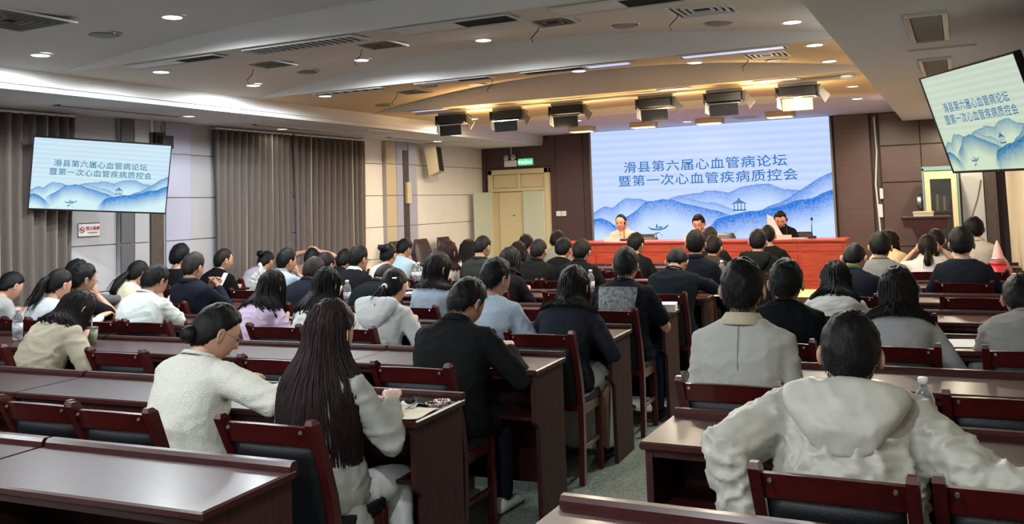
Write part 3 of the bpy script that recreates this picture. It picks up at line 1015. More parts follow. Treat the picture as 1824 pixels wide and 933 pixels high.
# ------------------------------------------------------------------ stage
struct(bx('trim_8', 'brown', -6.0, .28, 12.35, YB, 0, .15))
e = empty('stage_table', 'long orange-red wooden table across the stage below the big screen', 'table', (-3.4, 12.62, .15))
tw = 2.02
bx('table_top', 'stagewood', -tw, tw, -.14, .40, .81, .845, .006, e)
bx('front_panel', 'stagewood', -tw, tw, -.10, -.07, .19, .81, .004, e)
for k in range(7):
    a = -tw + .04 + k * (2 * tw - .04) / 7
    b = a + (2 * tw - .04) / 7 - .04
    G().box(a, b, -.115, -.10, .30, .66, .006).obj('raised_panel', 'stagewood', e)
    G().box(a, b, -.112, -.10, .69, .79, .006).obj('frieze_panel', 'stagewood', e)
bx('plinth', 'stepglow', -tw, tw, -.115, -.02, .09, .19, 0, e)
bx('base', 'brownstrip', -tw, tw, -.09, -.02, .0, .09, 0, e)
for sx in (-1, 1):
    bx('end_panel', 'stagewood', sx * (tw - .015) - .015, sx * (tw - .015) + .015, -.07, .38, 0, .81, .003, e)

# lectern
e = empty('lectern', 'dark red wooden lectern with a flared top right of the stage table', 'lectern', (-.43, 12.75, .15))
G().prism([(-.27, 1.08), (.27, 1.08), (.25, .98), (.16, .96), (.11, .84), (.10, .1), (-.10, .1), (-.11, .84), (-.16, .96), (-.25, .98)], 'y', -.2, .2).obj('body', 'woodred', e)
bx('base', 'woodred', -.2, .2, -.22, .22, 0, .1, .006, e)
bx('top', 'woodred', -.28, .28, -.23, .23, 1.08, 1.11, .006, e)
e = empty('document_box', 'flat cream box lying on top of the lectern', 'box', (-.45, 12.68, 1.26))
bx('lid', 'cream', -.12, .12, -.08, .08, 0.03, .062, .004, e)
bx('tray', 'white', -.115, .115, -.075, .075, 0, .03, .003, e)

# ------------------------------------------------------------------ desks
YD = lambda k: 1.92 + 1.1 * k
SK = .05


def yd(k, x):
    return YD(k) - (SK * (-1.93 - x) if x < -1.5 else 0.0)


def desk(name_w, L):
    e = empty('desk', 'desk', 'desk')
    bx('desk_top', 'wood', -L / 2, L / 2, 0, .43, .732, .76, .006, e)
    G().prism([(.395, .755), (.395, .775), (.405, .787), (.43, .787), (.438, .775), (.438, .745), (.43, .740)], 'x', -L / 2 + .01, L / 2 - .003).obj('rear_lip', 'wood', e)
    for sx in (-1, 1):
        xx = sx * (L / 2 - .028)
        G().prism([(.02, .732), (.42, .732), (.42, 0), (.07, 0), (.07, .46), (.02, .50)], 'x', xx - .012, xx + .012).obj('side_panel', 'woodside', e)
    bx('modesty_panel', 'wood', -L / 2 + .04, L / 2 - .04, .375, .392, .10, .732, .002, e)
    bx('shelf', 'wood', -L / 2 + .04, L / 2 - .04, .05, .375, .500, .518, .002, e)
    bx('apron', 'wood', -L / 2 + .04, L / 2 - .04, .022, .036, .705, .732, .002, e)
    bx('centre_support', 'wood', -.01, .01, .05, .375, .0, .5, .002, e)
    register(e)
    return e


def place_desk(proto, x, k, used, label, group=None, rz=0.0):
    o = proto if not used[0] else copy_tree(proto)
    used[0] = True
    o.location = (x, yd(k, x), 0)
    o.rotation_euler = (0, 0, rz)
    o['label'] = label
    if group:
        o['group'] = group
    return o


P1, P2 = desk('l', 1.095), desk('r', 1.54)
u1, u2 = [False], [False]
RN = ['nearest', 'second', 'third', 'fourth', 'fifth', 'sixth', 'seventh', 'eighth', 'ninth']
DN = ['at the aisle end', 'second from the aisle', 'third from the aisle', 'fourth from the aisle', 'by the left wall']
for k in range(9):
    for j in range(5):
        x = -1.93 - 1.1 * (j + .5)
        place_desk(P1, x, k, u1, 'dark mahogany desk of the left block, %s row, %s' % (RN[k], DN[j]), 'desks of the left block', math.atan(SK) * 1.0)
    place_desk(P2, -1.04 + .77, k, u2, 'long dark mahogany desk of the right block, %s row' % RN[k], 'desks of the right block')


# ------------------------------------------------------------------ wooden chairs
def chair_proto():
    e = empty('wooden_chair', 'chair', 'chair')
    for sx in (-1, 1):
        pts = [(-.175, 0), (-.155, .25), (-.15, .44), (-.175, .58), (-.225, .72), (-.285, .855)]
        V, F = [], []
        w = .016
        for i, (y, z) in enumerate(pts):
            hw = .020 + .006 * (i == len(pts) - 1)
            cx = sx * (.190 + .012 * max(0, (z - .5)) * 1.2)
            for dx, dy in ((-w, -hw), (w, -hw), (w, hw), (-w, hw)):
                V.append((cx + dx, y + dy, z))
        V += [(sx * .195 + dx * .7, -.293 + dy * .6, .872) for dx, dy in ((-w, -.02), (w, -.02), (w, .02), (-w, .02))]
        nS = len(pts) + 1
        for i in range(nS - 1):
            for q in range(4):
                F.append((i * 4 + q, i * 4 + (q + 1) % 4, (i + 1) * 4 + (q + 1) % 4, (i + 1) * 4 + q))
        F += [(3, 2, 1, 0), tuple(range((nS - 1) * 4, nS * 4))]
        G().add(V, F).obj('back_post', 'woodred', e)
        bx('front_leg', 'woodred', sx * .185 - .018, sx * .185 + .018, .145, .18, 0, .44, .004, e)
        bx('side_rail', 'woodred', sx * .185 - .011, sx * .185 + .011, -.14, .15, .375, .43, .003, e)
        bx('stretcher', 'woodred', sx * .185 - .009, sx * .185 + .009, -.15, .15, .18, .205, .003, e)
        g = G().lathe([(.008, 0), (.006, .004)], n=8)
        g.V = [(sx * .155 + x, -.300 - z, .828 + y) for x, y, z in g.V]
        g.obj('bolt', 'silver', e)
    g = G()
    V, F = [], []
    for i in range(7):
        t = i / 6 * 2 - 1
        yy = -.035 * (1 - t * t) * .5
        for y, z in ((-.262, .775), (-.240, .775), (-.266, .848), (-.290, .848)):
            V.append((t * .178, y + yy, z - .006 * t * t))
    for i in range(6):
        a = i * 4
        for q in range(4):
            F.append((a + q, a + (q + 1) % 4, a + 4 + (q + 1) % 4, a + 4 + q))
    F += [(3, 2, 1, 0), (24, 25, 26, 27)]
    g.add(V, F).obj('top_rail', 'woodred', e)
    V, F = [], []
    nx, nz = 8, 6
    for s in (0, 1):
        for j in range(nz + 1):
            for i in range(nx + 1):
                u, v = i / nx * 2 - 1, j / nz
                edge = (1 - abs(u) ** 6) * (1 - abs(2 * v - 1) ** 6)
                y = -.160 - .095 * v ** 1.35 - .015 * (1 - u * u)
                V.append((u * .174, y + (.018 * edge + .006) * (1 if s else -1) * (1 if s else .6), .435 + v * .342))
    n1 = (nx + 1) * (nz + 1)
    for j in range(nz):
        for i in range(nx):
            a = j * (nx + 1) + i
            F.append((a, a + 1, a + nx + 2, a + nx + 1))
            F.append((n1 + a, n1 + a + nx + 1, n1 + a + nx + 2, n1 + a + 1))
    for i in range(nx):
        F.append((i, n1 + i, n1 + i + 1, i + 1))
        a = nz * (nx + 1) + i
        F.append((a, a + 1, n1 + a + 1, n1 + a))
    for j in range(nz):
        a = j * (nx + 1)
        F.append((a, a + nx + 1, n1 + a + nx + 1, n1 + a))
        a += nx
        F.append((a, n1 + a, n1 + a + nx + 1, a + nx + 1))
    G().add(V, F).obj('backrest', 'leather', e, True)
    bx('lower_rail', 'woodred', -.178, .178, -.168, -.148, .40, .438, .003, e)
    V, F = [], []
    bm = bmesh.new()
    bmesh.ops.create_cube(bm, size=1)
    for v in bm.verts:
        v.co = Vector((v.co.x * .40, v.co.y * .335 + .015, .455 + v.co.z * .05))
    bmesh.ops.bevel(bm, geom=bm.edges[:], offset=.016, segments=2, affect='EDGES', profile=.5)
    me = bpy.data.meshes.new('seat')
    bm.to_mesh(me)
    bm.free()
    link('seat', me, 'leather', e, True)
    bx('front_rail', 'woodred', -.17, .17, .150, .17, .375, .43, .003, e)
    register(e)
    return e


CH = chair_proto()
cu_ = [False]
CHAIRS = []


def place_chair(x, k, label, dy=0.0, rz=0.0, group='wooden chairs of the hall'):
    o = CH if not cu_[0] else copy_tree(CH)
    cu_[0] = True
    o.location = (x, yd(k, x) - .18 + dy, 0)
    o.rotation_euler = (0, 0, rz + (math.atan(SK) if x < -1.5 else 0))
    o['label'] = label
    o['category'] = 'chair'
    o['group'] = group
    CHAIRS.append((x, k))
    return o



# ------------------------------------------------------------------ people
def unit(v):
    v = np.asarray(v, float)
    return v / (np.linalg.norm(v) + 1e-9)


def loft(secs, n=16, caps=True):
    """secs: (centre, right vector * half width, forward vector * half depth[, exponent])"""
    V, F = [], []
    for s in secs:
        c, a, b = s[:3]
        e = s[3] if len(s) > 3 else 2.0
        for k in range(n):
            t = k * 2 * math.pi / n
            cx, sy = math.cos(t), math.sin(t)
            cx, sy = math.copysign(abs(cx) ** (2 / e), cx), math.copysign(abs(sy) ** (2 / e), sy)
            V.append(np.asarray(c) + np.asarray(a) * cx + np.asarray(b) * sy)
    m = len(secs)
    for i in range(m - 1):
        for k in range(n):
            F.append((i * n + k, i * n + (k + 1) % n, (i + 1) * n + (k + 1) % n, (i + 1) * n + k))
    if caps:
        F += [tuple(range(n))[::-1], tuple((m - 1) * n + k for k in range(n))]
    return V, F


def limb(pts, rad, n=12, flat=1.0):
    """tapering round limb through points, spheres at both ends"""
    pts = [np.asarray(p, float) for p in pts]
    # densify
    P, R = [], []
    for i in range(len(pts) - 1):
        for j in range(4):
            t = j / 4
            P.append(pts[i] * (1 - t) + pts[i + 1] * t)
            R.append(rad[i] * (1 - t) + rad[i + 1] * t)
    P.append(pts[-1])
    R.append(rad[-1])
    d0, d1 = unit(P[0] - P[1]), unit(P[-1] - P[-2])
    P = [P[0] + d0 * R[0] * .95, P[0] + d0 * R[0] * .6] + P + [P[-1] + d1 * R[-1] * .6, P[-1] + d1 * R[-1] * .95]
    R = [R[0] * .3, R[0] * .8] + R + [R[-1] * .8, R[-1] * .3]
    secs = []
    prev = None
    for i, p in enumerate(P):
        t = unit(P[min(i + 1, len(P) - 1)] - P[max(i - 1, 0)])
        a = np.cross(t, (0, 0, 1.0)) if prev is None else prev - t * (prev @ t)
        if np.linalg.norm(a) < .1:
            a = np.cross(t, (0, 1.0, 0))
        a = unit(a)
        prev = a
        b = np.cross(t, a)
        secs.append((p, a * R[i], b * R[i] * flat))
    return loft(secs, n)


TMP = {}


def remesh(parts, voxel, smooth=6, name='m'):
    g = G()
    for V, F in parts:
        g.add(V, F)
    me = g.mesh(name)
    o = bpy.data.objects.new('tmp', me)
    C.objects.link(o)
    r = o.modifiers.new('r', 'REMESH')
    r.mode = 'VOXEL'
    r.voxel_size = voxel
    s = o.modifiers.new('s', 'SMOOTH')
    s.factor = .5
    s.iterations = smooth
    dg = bpy.context.evaluated_depsgraph_get()
    out = bpy.data.meshes.new_from_object(o.evaluated_get(dg), depsgraph=dg)
    bpy.data.objects.remove(o)
    bpy.data.meshes.remove(me)
    out.name = name
    return out


def getv(me):
    v = np.empty(len(me.vertices) * 3, np.float32)
    me.vertices.foreach_get('co', v)
    return v.reshape(-1, 3).astype(float)


def setv(me, v):
    me.vertices.foreach_set('co', v.astype(np.float32).ravel())
    me.update()


def vnormals(me):
    v = np.empty(len(me.vertices) * 3, np.float32)
    me.vertex_normals.foreach_get('vector', v)
    return v.reshape(-1, 3).astype(float)


def folds(me, amp, seed, f=(7, 7, 16), ridge=True):
    v, n = getv(me), vnormals(me)
    w = np.stack([vnoise(v * 6, seed + 9 + i) for i in range(3)], 1) * 1.3
    p = v * np.array(f) * 1.25 + w
    a = vnoise(p, seed)
    b = vnoise(p * 1.9 + 7, seed + 1)
    d = ((1 - np.abs(a)) ** 3 * 1.5 - .45) + ((1 - np.abs(b)) ** 3 * .6 - .2)
    d *= .35 + .65 * np.clip(vnoise(v * 4, seed + 5) + .5, 0, 1)
    setv(me, v + n * (d * amp)[:, None])


def merge_raw(me, parts):
    """append raw shells to a mesh"""
    g = G()
    for V, F in parts:
        g.add(V, F)
    raw = g.mesh('raw')
    bm = bmesh.new()
    bm.from_mesh(me)
    bm.from_mesh(raw)
    bm.to_mesh(me)
    bm.free()
    bpy.data.meshes.remove(raw)
    return me


def rot_frame(yaw, pitch, roll=0.0):
    """columns right, forward, up; pitch>0 bows forward"""
    cy_, sy_ = math.cos(yaw), math.sin(yaw)
    r = np.array([cy_, sy_, 0])
    f = np.array([-sy_, cy_, 0])
    u = np.array([0, 0, 1.0])
    f, u = f * math.cos(pitch) - u * math.sin(pitch), u * math.cos(pitch) + f * math.sin(pitch)
    r, u = r * math.cos(roll) + u * math.sin(roll), u * math.cos(roll) - r * math.sin(roll)
    return np.stack([r, f, u], 1)


HA, HB, HC = .079, .099, .117


def head_radius(d, female=False):
    """d: unit directions (n,3) in the head frame; returns points"""
    x, y, z = d[:, 0], d[:, 1], d[:, 2]
    p = d * np.array([HA, HB, HC])
    lowz = np.clip(-z, 0, 1)
    # jaw narrows, chin comes forward, nape goes in
    p[:, 0] *= 1 - .30 * lowz ** 1.5 * (1 if female else .8)
    p[:, 1] += np.where(y > 0, .006 * lowz, 0) - np.where(y < 0, .0, 0)
    p[:, 1] *= 1 - .16 * lowz * (y < 0)
    p[:, 0] *= 1 + .05 * np.clip(z, 0, 1) * (1 - np.clip(z, 0, 1))

    def bump(cx, cz, sx, sz, h):
        m = (y > 0)
        return m * h * np.exp(-((d[:, 0] - cx) / sx) ** 2 - ((d[:, 2] - cz) / sz) ** 2)
    f = bump(0, -.10, .10, .12, .013) + bump(0, -.24, .13, .08, .020) + bump(0, .06, .07, .18, .005)        # nose
    f += bump(0, .22, .5, .10, .004)                                                              # brow
    f += bump(.36, .02, .16, .10, -.009) + bump(-.36, .02, .16, .10, -.009)                        # sockets
    f += bump(0, -.50, .22, .06, .007) + bump(0, -.62, .20, .05, .005) - bump(0, -.56, .22, .02, .003)   # lips
    f += bump(0, -.86, .25, .12, .008)                                                            # chin
    f += bump(.48, -.28, .2, .2, .004) + bump(-.48, -.28, .2, .2, .004)                            # cheeks
    p[:, 1] += f
    return p


def sphere_dirs(nu, nv):
    D = []
    for j in range(nv + 1):
        el = -math.pi / 2 + math.pi * j / nv
        for i in range(nu):
            az = 2 * math.pi * i / nu
            D.append((math.sin(az) * math.cos(el), math.cos(az) * math.cos(el), math.sin(el)))
    F = [(j * nu + i, j * nu + (i + 1) % nu, (j + 1) * nu + (i + 1) % nu, (j + 1) * nu + i) for j in range(nv) for i in range(nu)]
    return np.array(D), F


def ear(side):
    V, F = [], []
    n, m = 12, 5
    for j in range(m):
        t = j / (m - 1)
        for i in range(n):
            a = 2 * math.pi * i / n
            ry, rz = .017 * (1 + .25 * math.sin(a)) * (1 - .0 * t), .031
            sc = [.55, .95, 1.0, .72, .25][j]
            xo = [0, .010, .018, .020, .014][j]
            V.append((side * (HA * .955 + xo * (1 - .35 * math.cos(a))), -.008 + ry * sc * math.cos(a) - .005 * t, -.008 + rz * sc * math.sin(a)))
    F = [(j * n + i, j * n + (i + 1) % n, (j + 1) * n + (i + 1) % n, (j + 1) * n + i) for j in range(m - 1) for i in range(n)]
    F.append(tuple((m - 1) * n + i for i in range(n)))
    return V, F


def hairline(az, style):
    """elevation (rad) of the lower border of the hair at azimuth az (0 = face, pi = nape)"""
    a = np.abs((az + np.pi) % (2 * np.pi) - np.pi) * 180 / np.pi
    if style in ('short', 'buzz', 'thin'):
        xs, ys = [0, 35, 60, 78, 92, 108, 130, 180], [36, 38, 28, -2, 6, -12, -34, -42]
        if style == 'thin':
            ys = [52, 50, 34, 2, 8, -10, -30, -38]
    elif style == 'bob':
        xs, ys = [0, 35, 60, 75, 95, 180], [34, 36, 10, -30, -50, -60]
    else:
        xs, ys = [0, 35, 65, 85, 105, 130, 180], [38, 40, 26, 8, -14, -36, -46]
    return np.radians(np.interp(a, xs, ys))


def hair_cap(style, nu=40, nv=26, thick=.016, seed=0, female=False):
    D, F = sphere_dirs(nu, nv)
    az = np.arctan2(D[:, 0], D[:, 1])
    el = np.arcsin(np.clip(D[:, 2], -1, 1))
    h = hairline(az, style) + .07 * vnoise(np.stack([np.cos(az) * 8, np.sin(az) * 8, az * 0], 1), seed)
    mask = np.clip((el - h) / .24 + .5, 0, 1)
    mask = mask * mask * (3 - 2 * mask)
    base = head_radius(D, female)
    flatD = D.copy()
    P = D * np.array([HA, HB, HC])
    P = np.where((D[:, 1] > 0)[:, None] & (D[:, 2] < .5)[:, None], base, P)
    t = thick * (.75 + .55 * np.clip(D[:, 2], 0, 1)) * (1 + .25 * vnoise(D * 6, seed + 3) + .12 * vnoise(D * 17, seed + 4))
    if style in ('short',):
        t = t * (.55 + .45 * np.clip((el - h) / .5, 0, 1))
    off = mask * t - (1 - mask) * .013
    return P + D * off[:, None], F


def hand(wrist, dirv, palm_n, side, curl=.5, spread=.10, size=1.0):
    """five-fingered hand; dirv = along the hand, palm_n = normal out of the back of the hand"""
    d = unit(dirv)
    n_ = unit(palm_n - d * (np.asarray(palm_n) @ d))
    s = np.cross(d, n_) * side                                     # thumb side is +s
    parts = []
    W0 = np.asarray(wrist, float)
    L = .088 * size
    parts.append(loft([(W0 - d * .02, s * .024, n_ * .017), (W0 + d * .01, s * .028, n_ * .017), (W0 + d * L * .45, s * .037, n_ * .016, 2.6), (W0 + d * L * .8, s * .041, n_ * .014, 2.8),
                       (W0 + d * L, s * .038, n_ * .010, 2.6)], 12))
    for q, (off, ln, r) in enumerate(((.030, .068, .0085), (.010, .076, .009), (-.010, .071, .0085), (-.029, .056, .0075))):
        b = W0 + d * (L * .92 - (.006 if q in (0, 3) else 0)) + s * off
        dd = unit(d + s * (off * spread * 12))
        pts = [b]
        ang = 0
        for j, frac in enumerate((.45, .30, .25)):
            ang += curl * (.8 if j == 0 else 1.0) + .07 * q * curl
            v = dd * math.cos(ang) - n_ * math.sin(ang)
            pts.append(pts[-1] + v * ln * frac * size)
        parts.append(limb(pts, [r, r * .95, r * .88, r * .72], 7))
    b = W0 + d * L * .28 + s * .026
    v1 = unit(d * .75 + s * .75 - n_ * .25)
    v2 = unit(d * .95 + s * .25 - n_ * (.3 + curl * .4))
    p1 = b + v1 * .038 * size
    p2 = p1 + v2 * .030 * size
    p3 = p2 + unit(v2 - n_ * .2) * .024 * size
    parts.append(limb([b, p1, p2, p3], [.013, .0115, .0105, .008], 7))
    return parts


def ik(Sh, T, l1, l2, pole):
    d = T - Sh
    L = np.linalg.norm(d)
    if L > (l1 + l2) * .995:
        T = Sh + d / L * (l1 + l2) * .995
        d = T - Sh
        L = np.linalg.norm(d)
    a = (l1 * l1 - l2 * l2 + L * L) / (2 * L)
    h = math.sqrt(max(l1 * l1 - a * a, 0))
    u_ = d / L
    p = np.asarray(pole, float)
    p = unit(p - u_ * (p @ u_))
    return Sh + u_ * a + p * h, T


class Rig:
    def __init__(s, female, lean, bow, hyaw, scale, hroll=0.0, side=0.0, width=1.0):
        s.female, s.sc = female, scale
        k = scale
        s.side = side
        s.lean = lean
        ss = np.linspace(0, .585, 40)
        s.pts, s.ts = [], []
        p = np.array([0, 0, .475])
        for i, q in enumerate(ss):
            a = lean * (.35 + .8 * min(1, q / .42))
            sd = side * min(1, q / .4)
            t = unit((math.sin(sd), math.sin(a) * math.cos(sd), math.cos(a) * math.cos(sd)))
            s.pts.append(p.copy())
            s.ts.append(t)
            p = p + t * (.585 / 39) * k
        s.S = ss
        s.a_end = lean * 1.15
        nk = unit((math.sin(side) * .6, math.sin(s.a_end * .55 + bow * .45), math.cos(s.a_end * .55 + bow * .45)))
        s.neck0 = s.pts[-1] - s.ts[-1] * .04
        s.neck1 = s.pts[-1] + nk * .016 * k
        s.hf = rot_frame(hyaw, bow + s.a_end * .15, hroll)
        s.hc = s.neck1 + s.hf[:, 2] * .082 + s.hf[:, 1] * .026
        s.top = s.hc + s.hf[:, 2] * (HC + .014) if bow < .5 else s.hc + np.array([0, 0, 1]) * (HC + .010)
        s.k = k
        s.w = (.82 if female else .91) * width

    def at(s, q):
        i = np.interp(q, s.S, range(40))
        j = int(min(38, i))
        f = i - j
        p = s.pts[j] * (1 - f) + s.pts[j + 1] * f
        t = unit(s.ts[j] * (1 - f) + s.ts[j + 1] * f)
        fw = unit(np.cross(t, (-1.0, 0, 0)))
        fw = fw if fw[1] > 0 else -fw
        r = unit(np.cross(fw, t))
        return p, r, fw

    def torso(s, grow=0.0, q0=0.0, q1=.585, loose=0.0):
        W = [(0, .172, .125), (.05, .182, .135), (.12, .175, .130), (.20, .158 if not s.female else .140, .112), (.30, .168 if not s.female else .152, .115), (.39, .186 if not s.female else .168, .118),
             (.45, .196, .108), (.495, .190, .092), (.525, .160, .080), (.55, .110, .068), (.572, .072, .060), (.585, .060, .056)]
        secs = []
        qs = sorted(set([w[0] for w in W if q0 <= w[0] <= q1] + [q0, q1]))
        for q in qs:
            a = np.interp(q, [w[0] for w in W], [w[1] for w in W]) * s.w
            b = np.interp(q, [w[0] for w in W], [w[2] for w in W])
            lo = loose * np.clip((.42 - q) / .3, 0, 1)
            p, r, f = s.at(q)
            secs.append((p, r * (a + grow + lo), f * (b + grow + lo), 2.35))
        return secs

    def shoulder(s, sd):
        p, r, f = s.at(.487)
        return p + r * sd * .160 * s.w


def push_out(rig, P, extra=.0):
    """push points out of the torso (local coordinates)"""
    q = P.copy()
    for qv in np.linspace(.10, .56, 12):
        p, r, f = rig.at(qv)
        a = np.interp(qv, [.0, .2, .39, .45, .525, .56], [.18, .165, .19, .205, .17, .10]) * rig.w + .02 + extra
        b = np.interp(qv, [0, .2, .39, .45, .525, .56], [.14, .125, .13, .12, .095, .075]) + .02 + extra
        t = unit(np.cross(f, r))
        d = q - p
        h = d @ t
        sel = np.abs(h) < .035
        x, y = d @ r, d @ f
        e = np.sqrt((x / a) ** 2 + (y / b) ** 2) + 1e-6
        m = sel & (e < 1)
        if m.any():
            sc_ = (1 / e[m])
            q[m] = p + np.outer(x[m] * sc_, r) + np.outer(y[m] * sc_, f) + np.outer(h[m], t)
    return q


def style_loose(m):
    return m == 'loose'


def long_hair(rig, length, n_strand, width=.0035, seed=0, mode='loose', spread=1.0, nseg=16, az0=75, front=0.0):
    """strands of long hair growing over the scalp and falling down the back"""
    r_ = np.random.default_rng(seed)
    Vs, Fs = [], []
    hf, hc = rig.hf, rig.hc
    allP, allR = [], []
    for i in range(n_strand):
        az = math.radians(r_.uniform(az0, 360 - az0))
        if front and r_.random() < front:
            az = math.radians(r_.choice([r_.uniform(52, 80), r_.uniform(280, 308)]))
        el0 = math.radians(r_.uniform(15, 88))
        th = r_.uniform(.004, .024)
        pts = []
        for e in np.linspace(el0, math.radians(-25), 6):
            d = np.array([math.sin(az) * math.cos(e), math.cos(az) * math.cos(e), math.sin(e)])
            p = d * (np.array([HA, HB, HC]) + th)
            pts.append(hc + hf @ p)
        last = pts[-1]
        L = length * r_.uniform(.62 if style_loose(mode) else .85, 1.05)
        dirx = unit((last - hc) * np.array([1, 1, 0]))
        m = nseg - 6
        wob = r_.uniform(-.012, .012, 2)
        for j in range(1, m + 1):
            t = j / m
            p = last + np.array([0, 0, -L * t]) + dirx * (.030 * spread * math.sin(t * 1.6)) + np.array([wob[0] * math.sin(t * 5), wob[1] * math.cos(t * 4), 0]) * t
            if mode == 'pony':
                pass
            pts.append(p)
        allP.append(pts)
        allR.append([width * (1 if j < len(pts) - 3 else (len(pts) - j) / 4 + .08) * r_.uniform(.8, 1.2) for j in range(len(pts))])
    A = np.array(allP)
    shp = A.shape
    B = A[:, 5:, :].reshape(-1, 3)
    B = push_out(rig, B, .004)
    B += r_.normal(0, .0012, B.shape)
    A[:, 5:, :] = B.reshape(shp[0], -1, 3)
    # smooth each strand
    for _ in range(3):
        A[:, 1:-1] = .5 * A[:, 1:-1] + .25 * (A[:, :-2] + A[:, 2:])
    g = G()
    for P, R in zip(A, allR):
        strip(g, P, R)
    return g


def strip(g, P, R):
    """three sided tube, cheap"""
    n = len(P)
    V = []
    t = np.gradient(P, axis=0)
    t /= np.linalg.norm(t, axis=1)[:, None] + 1e-9
    a = np.cross(t, np.array([.3, .9, .1]))
    a /= np.linalg.norm(a, axis=1)[:, None] + 1e-9
    b = np.cross(t, a)
    for k in range(3):
        c, s = math.cos(k * 2.094), math.sin(k * 2.094)
        V.append(P + (a * c + b * s) * np.array(R)[:, None])
    V = np.stack(V, 1).reshape(-1, 3)
    F = [(i * 3 + k, i * 3 + (k + 1) % 3, (i + 1) * 3 + (k + 1) % 3, (i + 1) * 3 + k) for i in range(n - 1) for k in range(3)]
    g.add(V.tolist(), F)


SK_D, SK_L = (1.0, .98, .96), (1.25, 1.2, 1.2)
ROW_HEAD = {}


def person(px, k, label, top=(.5, .5, .5), pants=(.012, .014, .02), hair='short', hcol=(1, 1, 1), female=False, bow=.25, hyaw=0.0, arms='desk', sleeve='long', cloth='fabric', collar=None,
           detail=1, glasses=False, face=False, chair=True, skin=None, byaw=0.0, lean=None, dy=0.0, hroll=0.0, scale=None, side=0.0, extra=None, loose=.0, hair_len=.3, yhead=None, base=0.0, ypos=None,
           foldamp=None, width=1.0, voxel=None, collarcol=None, thick=.016, group=None, hair_w=None, hair_n=None):
    """px = (x, y) of the top of the head in the photograph, k = row of desks"""
    if max(top) < .1:
        m_ = sum(top) / 3
        top = tuple((.55 * c + .45 * m_) * .62 for c in top)
    sc0 = scale or (.91 if female else .955)
    skin = skin or ((.92, .9, .88) if not female else (1.12, 1.1, 1.1))
    # find the lean which puts the head top on the pixel
    def solve(ln, sc_):
        rig = Rig(female, ln, bow, hyaw, sc_, hroll, side, width)
        x = 0
        for _ in range(6):
            ybase = ypos if ypos is not None else yd(k, x) - .18 + dy
            t = rig.top
            ty = math.sin(byaw) * t[0] + math.cos(byaw) * t[1]
            tx = math.cos(byaw) * t[0] - math.sin(byaw) * t[1]
            P = aty(px[0], px[1], ybase + ty)
            x = P[0] - tx
        return rig, x, ybase, P[2]
    if lean is None:
        best = None
        for ln in np.linspace(-.12, .75, 30):
            rig, x, y, z = solve(ln, sc0)
            err = abs(rig.top[2] + base - z)
            if best is None or err < best[0]:
                best = (err, ln)
        lean = best[1]
    # fine: adjust scale so the height matches
    sc_ = sc0
    for _ in range(8):
        rig, x, y, z = solve(lean, sc_)
        sc_ *= 1 + (z - (rig.top[2] + base)) / .9
        sc_ = min(max(sc_, .82), 1.12)
    rig, x, y, z = solve(lean, sc_)
    assert len(label.split()) <= 16, label
    root = empty('person', label, 'person', (x, y, base), byaw, group)
    vb = voxel or (.013 if detail == 2 else .020)
    vt = voxel or (.011 if detail == 2 else .019)
    sd = int(px[0] * 7 + px[1])
    k1, k2 = .285 * sc_ / .95, .245 * sc_ / .95
    deskY = (yd(k, x) - y) if k is not None else .3
    presets = {
        'desk': [((-.13, deskY + .10, .80), (-.55, -.1, -.8)), ((.13, deskY + .10, .80), (.55, -.1, -.8))],
        'write': [((-.16, deskY + .08, .80), (-.9, .0, -.5)), ((.10, deskY + .14, .80), (1., .0, -.4))],
        'phone': [((-.05, deskY + .06, .93), (-.8, .1, -.9)), ((.06, deskY + .06, .93), (.8, .1, -.9))],
        'chin': [((-.12, deskY + .08, .80), (-.55, -.1, -.8)), (None, (.7, .5, -.8))],
        'lap': [((-.08, .22, .60), (-.5, -.8, -.3)), ((.08, .22, .60), (.5, -.8, -.3))],
        'hands_up': [(tuple(rig.hc + np.array([-.11, .15, -.02])), (-1, -.3, -1.2)), (tuple(rig.hc + np.array([.11, .15, -.02])), (1, -.3, -1.2))],
        'head_hold': [(tuple(rig.hc + np.array([-.09, .02, .09])), (-1, .1, .1)), (tuple(rig.hc + np.array([.09, .02, .09])), (1, .1, .1))],
    }
    A = presets[arms] if isinstance(arms, str) else arms
    armpts = []
    for i, sdn in enumerate((-1, 1)):
        T, pole = A[i][0], A[i][1]
        if T is None:
            T = tuple(rig.hc + rig.hf @ np.array([.03, .13, -.11]))
        Sh = rig.shoulder(sdn)
        T = np.array(T, float)
        E, T = ik(Sh, T, k1, k2, pole)
        armpts.append((Sh, E, T))
    # ---- body
    parts = []
    parts.append(loft(rig.torso(-.012), 16))
    parts.append(limb([rig.neck0, rig.neck1, rig.hc - rig.hf[:, 2] * .03 - rig.hf[:, 1] * .012], [.058 if not female else .050, .054 if not female else .046, .052], 14))
    for Sh, E, T in armpts:
        parts.append(limb([Sh, E, T], [.048, .040 if not female else .034, .028 if not female else .024], 12))
    kn, an = [], []
    for sdn in (-1, 1):
        hp = np.array([sdn * .085, .02, .50])
        kn_ = np.array([sdn * .12, .40 * sc_, .49])
        an_ = np.array([sdn * .13, .40 * sc_ - .03, .09])
        kn.append(kn_)
        an.append(an_)
        if detail == 2 or base > 0 or (extra and 'legs' in extra):
            pass
        parts.append(limb([hp, kn_, an_], [.072, .052, .035], 10))
    me = remesh(parts, vb, 4, 'body')
    D, FF = sphere_dirs(36 if detail == 2 or face else 24, 26 if detail == 2 or face else 16)
    hv = head_radius(D, female)
    raw = [((rig.hc + (rig.hf @ hv.T).T).tolist(), FF)]
    for sdn in (-1, 1):
        V, F = ear(sdn)
        raw.append(((rig.hc + (rig.hf @ np.array(V).T).T).tolist(), F))
